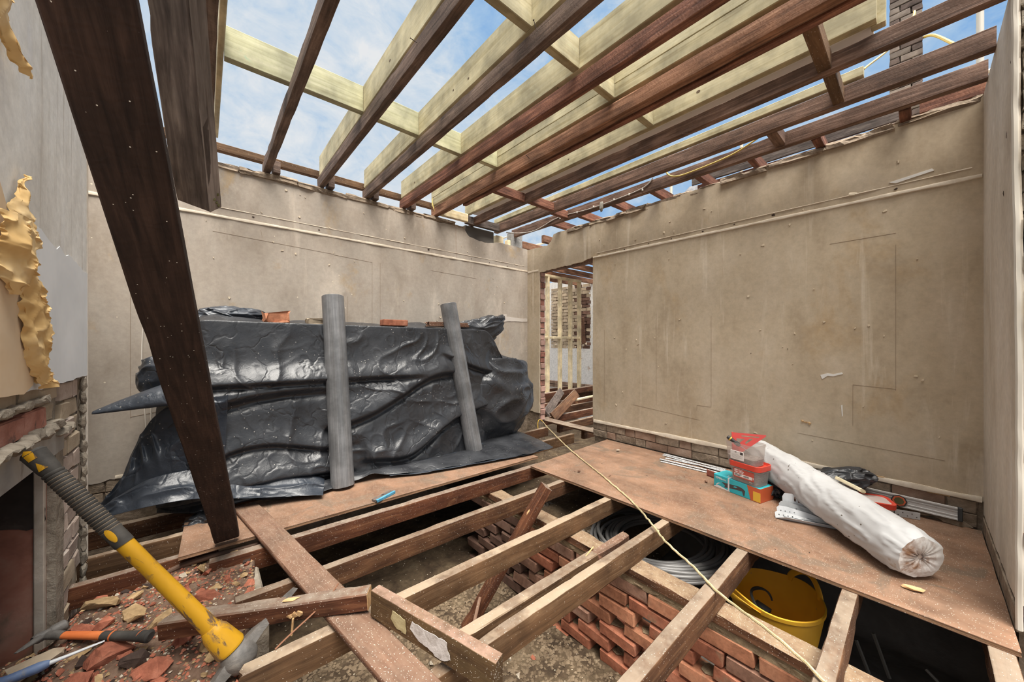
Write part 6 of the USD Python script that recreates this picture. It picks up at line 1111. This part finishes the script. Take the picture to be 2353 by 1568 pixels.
# ------------------------------------------------------------------ tools on the rubble
Hh, Th = V([0.085, 1.605, -0.035]), V([-0.412, 1.842, 0.730]); hd = Th - Hh; HL = np.linalg.norm(hd)
YP = earthy('yellow_handle', [(0.3, (0.47, 0.24, 0.012)), (0.7, (0.60, 0.32, 0.02))], scale=6, bump=0.05, rough=0.42, stretch=(0.4, 1, 1), blot=[((0.13, 0.08, 0.045), 30.0, 0.54, 0.60, (0.3, 1, 1)), ((0.20, 0.12, 0.06), 12.0, 0.56, 0.68, (0.7, 1, 1))])
GRIP = earthy('worn_grip', [(0.3, (0.030, 0.028, 0.026)), (0.7, (0.075, 0.068, 0.06))], scale=14, bump=0.2, rough=0.6, blot=[((0.2, 0.15, 0.10), 18.0, 0.66, 0.76, (1, 1, 1))])
IRON = earthy('worn_iron', [(0.25, (0.06, 0.055, 0.05)), (0.6, (0.16, 0.145, 0.13)), (0.85, (0.30, 0.27, 0.23))], scale=18, bump=0.5, rough=0.55, spec=0.5)
mk = thing('mattock', 'yellow and black handled mattock leaning on the fireplace lintel', 'mattock', Hh, hd, (0.3, 0.8, 0.3))
def oval(prof, k=28):
    an = -np.linspace(0, 2 * np.pi, k + 1)[:-1]; R = V([np.stack([np.full(k, x), r * np.cos(an), r * q * np.sin(an)], 1) for x, r, q in prof]); m = ring_sweep(None, R)
    if m.volume < 0: m.invert()
    return m
part(mk, 'collar', oval([(0.02, 0.043, .9), (0.03, 0.047, .9), (0.105, 0.040, .88), (0.115, 0.036, .85), (0.13, 0.031, .82)]), YP, label='flared yellow collar at the head')
part(mk, 'handle', oval([(0.10, 0.030, .82), (0.16, 0.0285, .8), (0.30, 0.0265, .8), (0.42, 0.025, .8), (0.545, 0.0255, .8)]), YP, label='scuffed yellow lower handle')
gp = [(0.54, 0.0275, .82)]
for i in range(22):
    x = 0.595 + i * 0.012; gp += [(x, 0.0272, .82), (x + 0.004, 0.0288, .82), (x + 0.008, 0.0284, .82), (x + 0.0095, 0.0252, .82)]
gp += [(0.87, 0.028, .84), (0.93, 0.031, .86), (HL - 0.008, 0.032, .86), (HL, 0.026, .86)]
mg = part(mk, 'grip', oval(gp), GRIP, smooth=40, label='black ribbed rubber grip')
part(mg, 'dirt_ring', cat(*[oval([(0.6045 + i * 0.012, 0.0262, .83), (0.6062 + i * 0.012, 0.0266, .83)]) for i in range(20)]), plain('grip_dirt', (0.28, 0.21, 0.14), 0.9), kind='stuff')
def inlay(name, pts, mat): 
    """A flat inlay wrapped onto the grip: points are (along, around) with around in radians."""
    pg = sg.Polygon(pts).segmentize(0.008); tri_v, tri_f = trimesh.creation.triangulate_polygon(pg, engine='earcut'); tri = trimesh.Trimesh(np.c_[tri_v, np.zeros(len(tri_v))], tri_f, process=False).subdivide().subdivide()
    x, q = tri.vertices[:, 0], tri.vertices[:, 1] / 0.03; r = np.interp(x, [0.54, 0.595, 0.86, 0.93, 1.0], [0.0284, 0.0288, 0.0292, 0.0320, 0.0330])
    P = np.stack([x, r * np.cos(q), r * 0.845 * np.sin(q)], 1); m = trimesh.Trimesh(P, tri.faces, process=False)
    if (m.face_normals[0] * m.triangles_center[0] * V([0, 1, 1])).sum() < 0: m.invert()
    part(mg, name, m, mat, smooth=True)
VA = 0.03 * -1.25                           # the side of the grip turned to the camera
oo = [(0.585 + 0.026 * math.cos(t), VA + 0.011 * math.sin(t)) for t in np.linspace(0, 6.28, 18)[:-1]]
inlay('yellow_inlay', oo, YP)
inlay('yellow_inlay', [(0.872, VA - 0.012), (0.900, VA + 0.0), (0.872, VA + 0.014)], YP)
inlay('yellow_ring', [(0.912, VA - 0.011), (0.938, VA - 0.011), (0.948, VA), (0.938, VA + 0.012), (0.912, VA + 0.012)], YP)
hx = frame(hd, (0.3, 0.8, 0.3)); ca = lambda r, u, f_: _R * r + V([0, 0, 1.0]) * u + _F * f_
aw = ca(0.42, 1.0, 1.1); aw /= np.linalg.norm(aw); al = hx @ aw; al -= V([al[0] * 0.6, 0, 0]); al /= np.linalg.norm(al)
eye = trimesh.creation.icosphere(3, 1.0); eye.vertices *= V([0.054, 0.055, 0.050]); eye.vertices += V([-0.020, 0, 0]); part(mk, 'eye', eye, IRON, smooth=60, label='black iron eye of the head')
def blade(sgn, prof):
    side = np.cross(al, [1.0, 0, 0]); side /= np.linalg.norm(side); nrm = np.cross(side, al); R = []
    for d, w, t, dr in prof:
        c = sgn * al * d + V([-0.012 - dr, 0, 0]); R.append(V([c + side * w + nrm * t, c - side * w + nrm * t, c - side * w - nrm * t, c + side * w - nrm * t]))
    m = ring_sweep(None, V(R)); 
    if m.volume < 0: m.invert()
    return m
part(mk, 'adze_blade', blade(1, [(0.02, 0.024, 0.022, 0), (0.08, 0.020, 0.015, 0), (0.15, 0.022, 0.010, 0.004), (0.20, 0.026, 0.006, 0.01), (0.235, 0.027, 0.0015, 0.015)]), IRON, smooth=25, label='upturned flat blade of the head')
part(mk, 'pick_blade', blade(-1, [(0.02, 0.024, 0.022, 0), (0.07, 0.022, 0.016, 0.002), (0.14, 0.022, 0.010, 0.01), (0.17, 0.022, 0.006, 0.015)]), IRON, smooth=25, label='lower blade of the head')
hm = thing('claw_hammer', 'orange and black handled hammer lying on the rubble by the fireplace', 'hammer', (-0.152, 1.912, -0.040), (-0.368, 0.335, -0.004))
OR = earthy('orange_handle', [(0.3, (0.55, 0.13, 0.035)), (0.7, (0.66, 0.19, 0.06))], scale=8, bump=0.1, rough=0.5, blot=[((0.18, 0.11, 0.08), 22.0, 0.60, 0.70, (1, 1, 1))])
part(hm, 'grip', oval([(0, 0.014, 1), (0.006, 0.021, 1), (0.022, 0.020, .95), (0.09, 0.0165, .9), (0.185, 0.0165, .9), (0.19, 0.014, .9)]), GRIP)
for a_, b_ in ((0.036, 0.043), (0.145, 0.151)): part(hm, 'orange_band', oval([(a_, 0.0195 - a_ * 0.018, .95), (b_, 0.0195 - a_ * 0.018, .95)]), OR)
part(hm, 'shaft', oval([(0.186, 0.0155, .85), (0.30, 0.014, .85), (0.345, 0.013, .85)]), OR); part(hm, 'neck', oval([(0.34, 0.014, 1), (0.40, 0.015, 1)]), IRON)
part(hm, 'head', moved(oval([(-0.055, 0.018, 1), (-0.05, 0.022, 1), (-0.02, 0.021, 1), (-0.012, 0.016, 1), (0.02, 0.018, 1), (0.03, 0.015, .8)]), (0.415, 0, 0), (0.25, 1, 0.05)), IRON, smooth=35)
part(hm, 'claw', moved(oval([(0, 0.014, .8), (0.03, 0.012, .6), (0.06, 0.009, .4), (0.075, 0.005, .3)]), (0.41, 0.02, 0.004), (-0.2, 0.95, 0.1)), IRON, smooth=35)
cz = thing('chisel', 'chisel with a worn blue handle at the lower left of the heap', 'chisel', (-0.53, 1.985, -0.048), (0.19, 0.012, 0.004))
part(cz, 'handle', oval([(0, 0.015, 1), (0.006, 0.019, 1), (0.04, 0.016, .9), (0.10, 0.018, .9), (0.118, 0.013, 1), (0.124, 0.010, 1)]), earthy('blue_handle', [(0.3, (0.06, 0.095, 0.19)), (0.7, (0.13, 0.18, 0.30))], scale=14, bump=0.1, rough=0.5, blot=[((0.22, 0.19, 0.16), 20.0, 0.55, 0.68, (1, 1, 1))]))
part(cz, 'blade', oval([(0.118, 0.008, 1), (0.16, 0.0065, .8), (0.22, 0.006, .6), (0.25, 0.005, .3)]), ST)
slab = stone((0.17, 0.13, 0.05), 780, 18).subdivide(); slab.vertices += (meshkit.noise(slab.vertices * 50, 5)[:, None] - 0.5) * 0.006
single('stone_slab', slab, BRICK_TAN, 'tan rounded stone slab just right of the near fireplace jamb', 'stone', (-0.455, 2.08, -0.075), (1, 0.3, 0.05), smooth=False)

# ------------------------------------------------------------------ the hall and the room beyond the doorway
struct('wall_far', poly_slab(sg.Polygon(np.vstack([ragged([(3.2, 2.62), (5.0, 2.56), (6.4, 2.60), (8.2, 2.62)], 0.12, 0.03, 81), [(8.2, -0.85), (3.2, -0.85)]])).difference(sg.Polygon(np.vstack([ragged([(5.15, 1.10), (5.12, 1.5), (5.17, 2.36), (6.3, 2.37), (6.32, 1.35), (6.28, 1.02), (5.9, 0.95), (5.5, 0.92), (5.15, 1.10)], 0.09, 0.03, 82)])).buffer(0)), 0.06, 'x', 6.9),
       earthy('speckled_white', [(0.38, (0.70, 0.70, 0.68)), (0.55, (0.86, 0.85, 0.83)), (0.7, (0.9, 0.89, 0.87))], scale=34, bump=0.2, coord="pos", blot=[((0.5, 0.36, 0.26), 1.6, 0.66, 0.70, (1, 1, 1))]), smooth=False)
wfb = struct('wall_far_infill')
part(wfb, 'mortar_backing', cbox((6.962, 5.0, 0.85), (7.06, 6.45, 2.5)), MORTAR)
kf = 0
for r in range(19):
    z = 0.90 + r * 0.082; y = 5.12 - (0.12 if r % 2 else 0)
    while y < 6.32:
        a_, b_ = max(y, 5.10), min(y + 0.225, 6.36)
        if b_ - a_ > 0.05:
            dk = a_ < 5.45
            part(wfb, 'brick', moved(brick_mesh(b_ - a_, 0.073, 0.08, 4000 + kf, 0.012), (6.975, a_, z), (0, 1, 0)), BRICK_DARK if dk and rsr.rand() < 0.75 else BRICK_TAN, smooth=25); kf += 1
        y += 0.237
for i, (y, z, s) in enumerate([(5.22, 1.02, .10), (5.3, 0.98, .09), (5.38, 1.03, .08), (6.2, 0.98, .09), (6.1, 0.93, .07), (5.55, 0.93, .07)]):
    part(wfb, 'loose_plaster', moved(stone((0.05, s, s * .8), 4900 + i), (6.885, y, z)), FLAKE, smooth=False)
single('leaning_slate', cbox((0, -0.05, 0), (0.03, 0.05, 0.62), 0.008), W['board'], 'narrow brown board leaning in the brick recess of the far wall', 'board', (6.86, 5.28, 1.02), (1, 0.05, 0.12))
base_f = [(6.88, y, z) for z in (-0.10, -0.02) for y in np.arange(3.8, 7.6, 0.24)]
wfl = struct('wall_far_base')
for i, p in enumerate(base_f): part(wfl, 'brick', moved(brick_mesh(0.225, 0.07, 0.06, 4300 + i, 0.012), p, (0, 1, 0)), RB[3], smooth=25)
fr = thing('stud_partition', 'new pale timber stud partition seen through the doorway', 'stud wall', (5.15, 4.9, 0))
for i, x in enumerate((0.05, 0.43, 0.76, 1.06)): part(fr, 'stud', timber(2.32, 0.09, 0.045, 240 + i, 0.0006, 0.003, 0.4), W['stud'], o=(x, 0, 0.045), x=(0, 0, 1), up=(1, 0, 0))
part(fr, 'top_plate', timber(1.21, 0.09, 0.045, 246, 0.0006, 0.003, 0.4), W['stud'], o=(-0.12, 0, 2.387)); part(fr, 'sole_plate', timber(1.25, 0.09, 0.045, 247, 0.0006, 0.003, 0.4), W['stud'], o=(-0.12, 0, 0.0225))
for i, (a_, b_) in enumerate(((-0.12, 0.028), (0.072, 0.408), (0.452, 0.738), (0.782, 1.038))): part(fr, 'noggin', timber(b_ - a_, 0.09, 0.045, 248 + i, 0.0006, 0.003, 0.3), W['stud'], o=(a_, 0, 1.15))
for i, (y, m) in enumerate(((2.72, 'floor'), (3.12, 'floor'), (3.52, 'floor_red'), (3.92, 'floor'), (4.32, 'floor_red'), (4.74, 'floor'), (5.2, 'floor'), (5.6, 'floor_red'))):
    floor_joist((3.52, y), (6.86, y - 0.01), 'dark hall floor joist seen through the doorway, ' + ['beside the door jamb', 'second from the jamb', 'third from the jamb', 'fourth from the jamb', 'fifth from the jamb', 'just in front of the stud partition', 'just behind the stud partition', 'deepest behind the stud partition'][i], 260 + i, m)
for i, y in enumerate((3.38, 3.80, 4.22, 4.64, 5.06, 5.48)):
    single('hall_joist', timber(3.44, 0.05, 0.10, 270 + i, 0.002, 0.004, 0.1), W['ceil_orange'], 'reddish hall ceiling joist seen through the doorway, ' + ['nearest', 'second nearest', 'third nearest', 'fourth nearest', 'fifth nearest', 'deepest'][i], 'joist', (3.50, y, 2.43 + 0.05), (1, 0, 0))
beam('threshold_board', 'dusty board lying across the door threshold', 'board', (3.50, 2.30, 0.005), (3.53, 3.40, 0.005), 0.15, 0.022, 'floor', 280)
beam('fallen_frame', 'pale side of a fallen door frame in the hall', 'board', (3.75, 3.55, 0.03), (5.0, 4.35, 0.16), 0.13, 0.025, 'darkgrey', 281, up=(0.5, -0.6, 0.6))
beam('fallen_frame', 'dark board tilted against the fallen door frame in the hall', 'board', (3.72, 3.40, 0.0), (4.65, 3.72, 0.22), 0.14, 0.025, 'floor', 282, up=(0.4, -0.7, 0.6))
beam('fallen_frame', 'white edged strip lying over the hall joists', 'board', (4.6, 3.75, 0.10), (6.0, 4.05, 0.05), 0.06, 0.03, 'stud', 283)
beam('fallen_frame', 'long dark board in front of the stud partition', 'board', (4.6, 4.55, 0.06), (6.6, 4.68, 0.06), 0.10, 0.10, 'floor_red', 284)
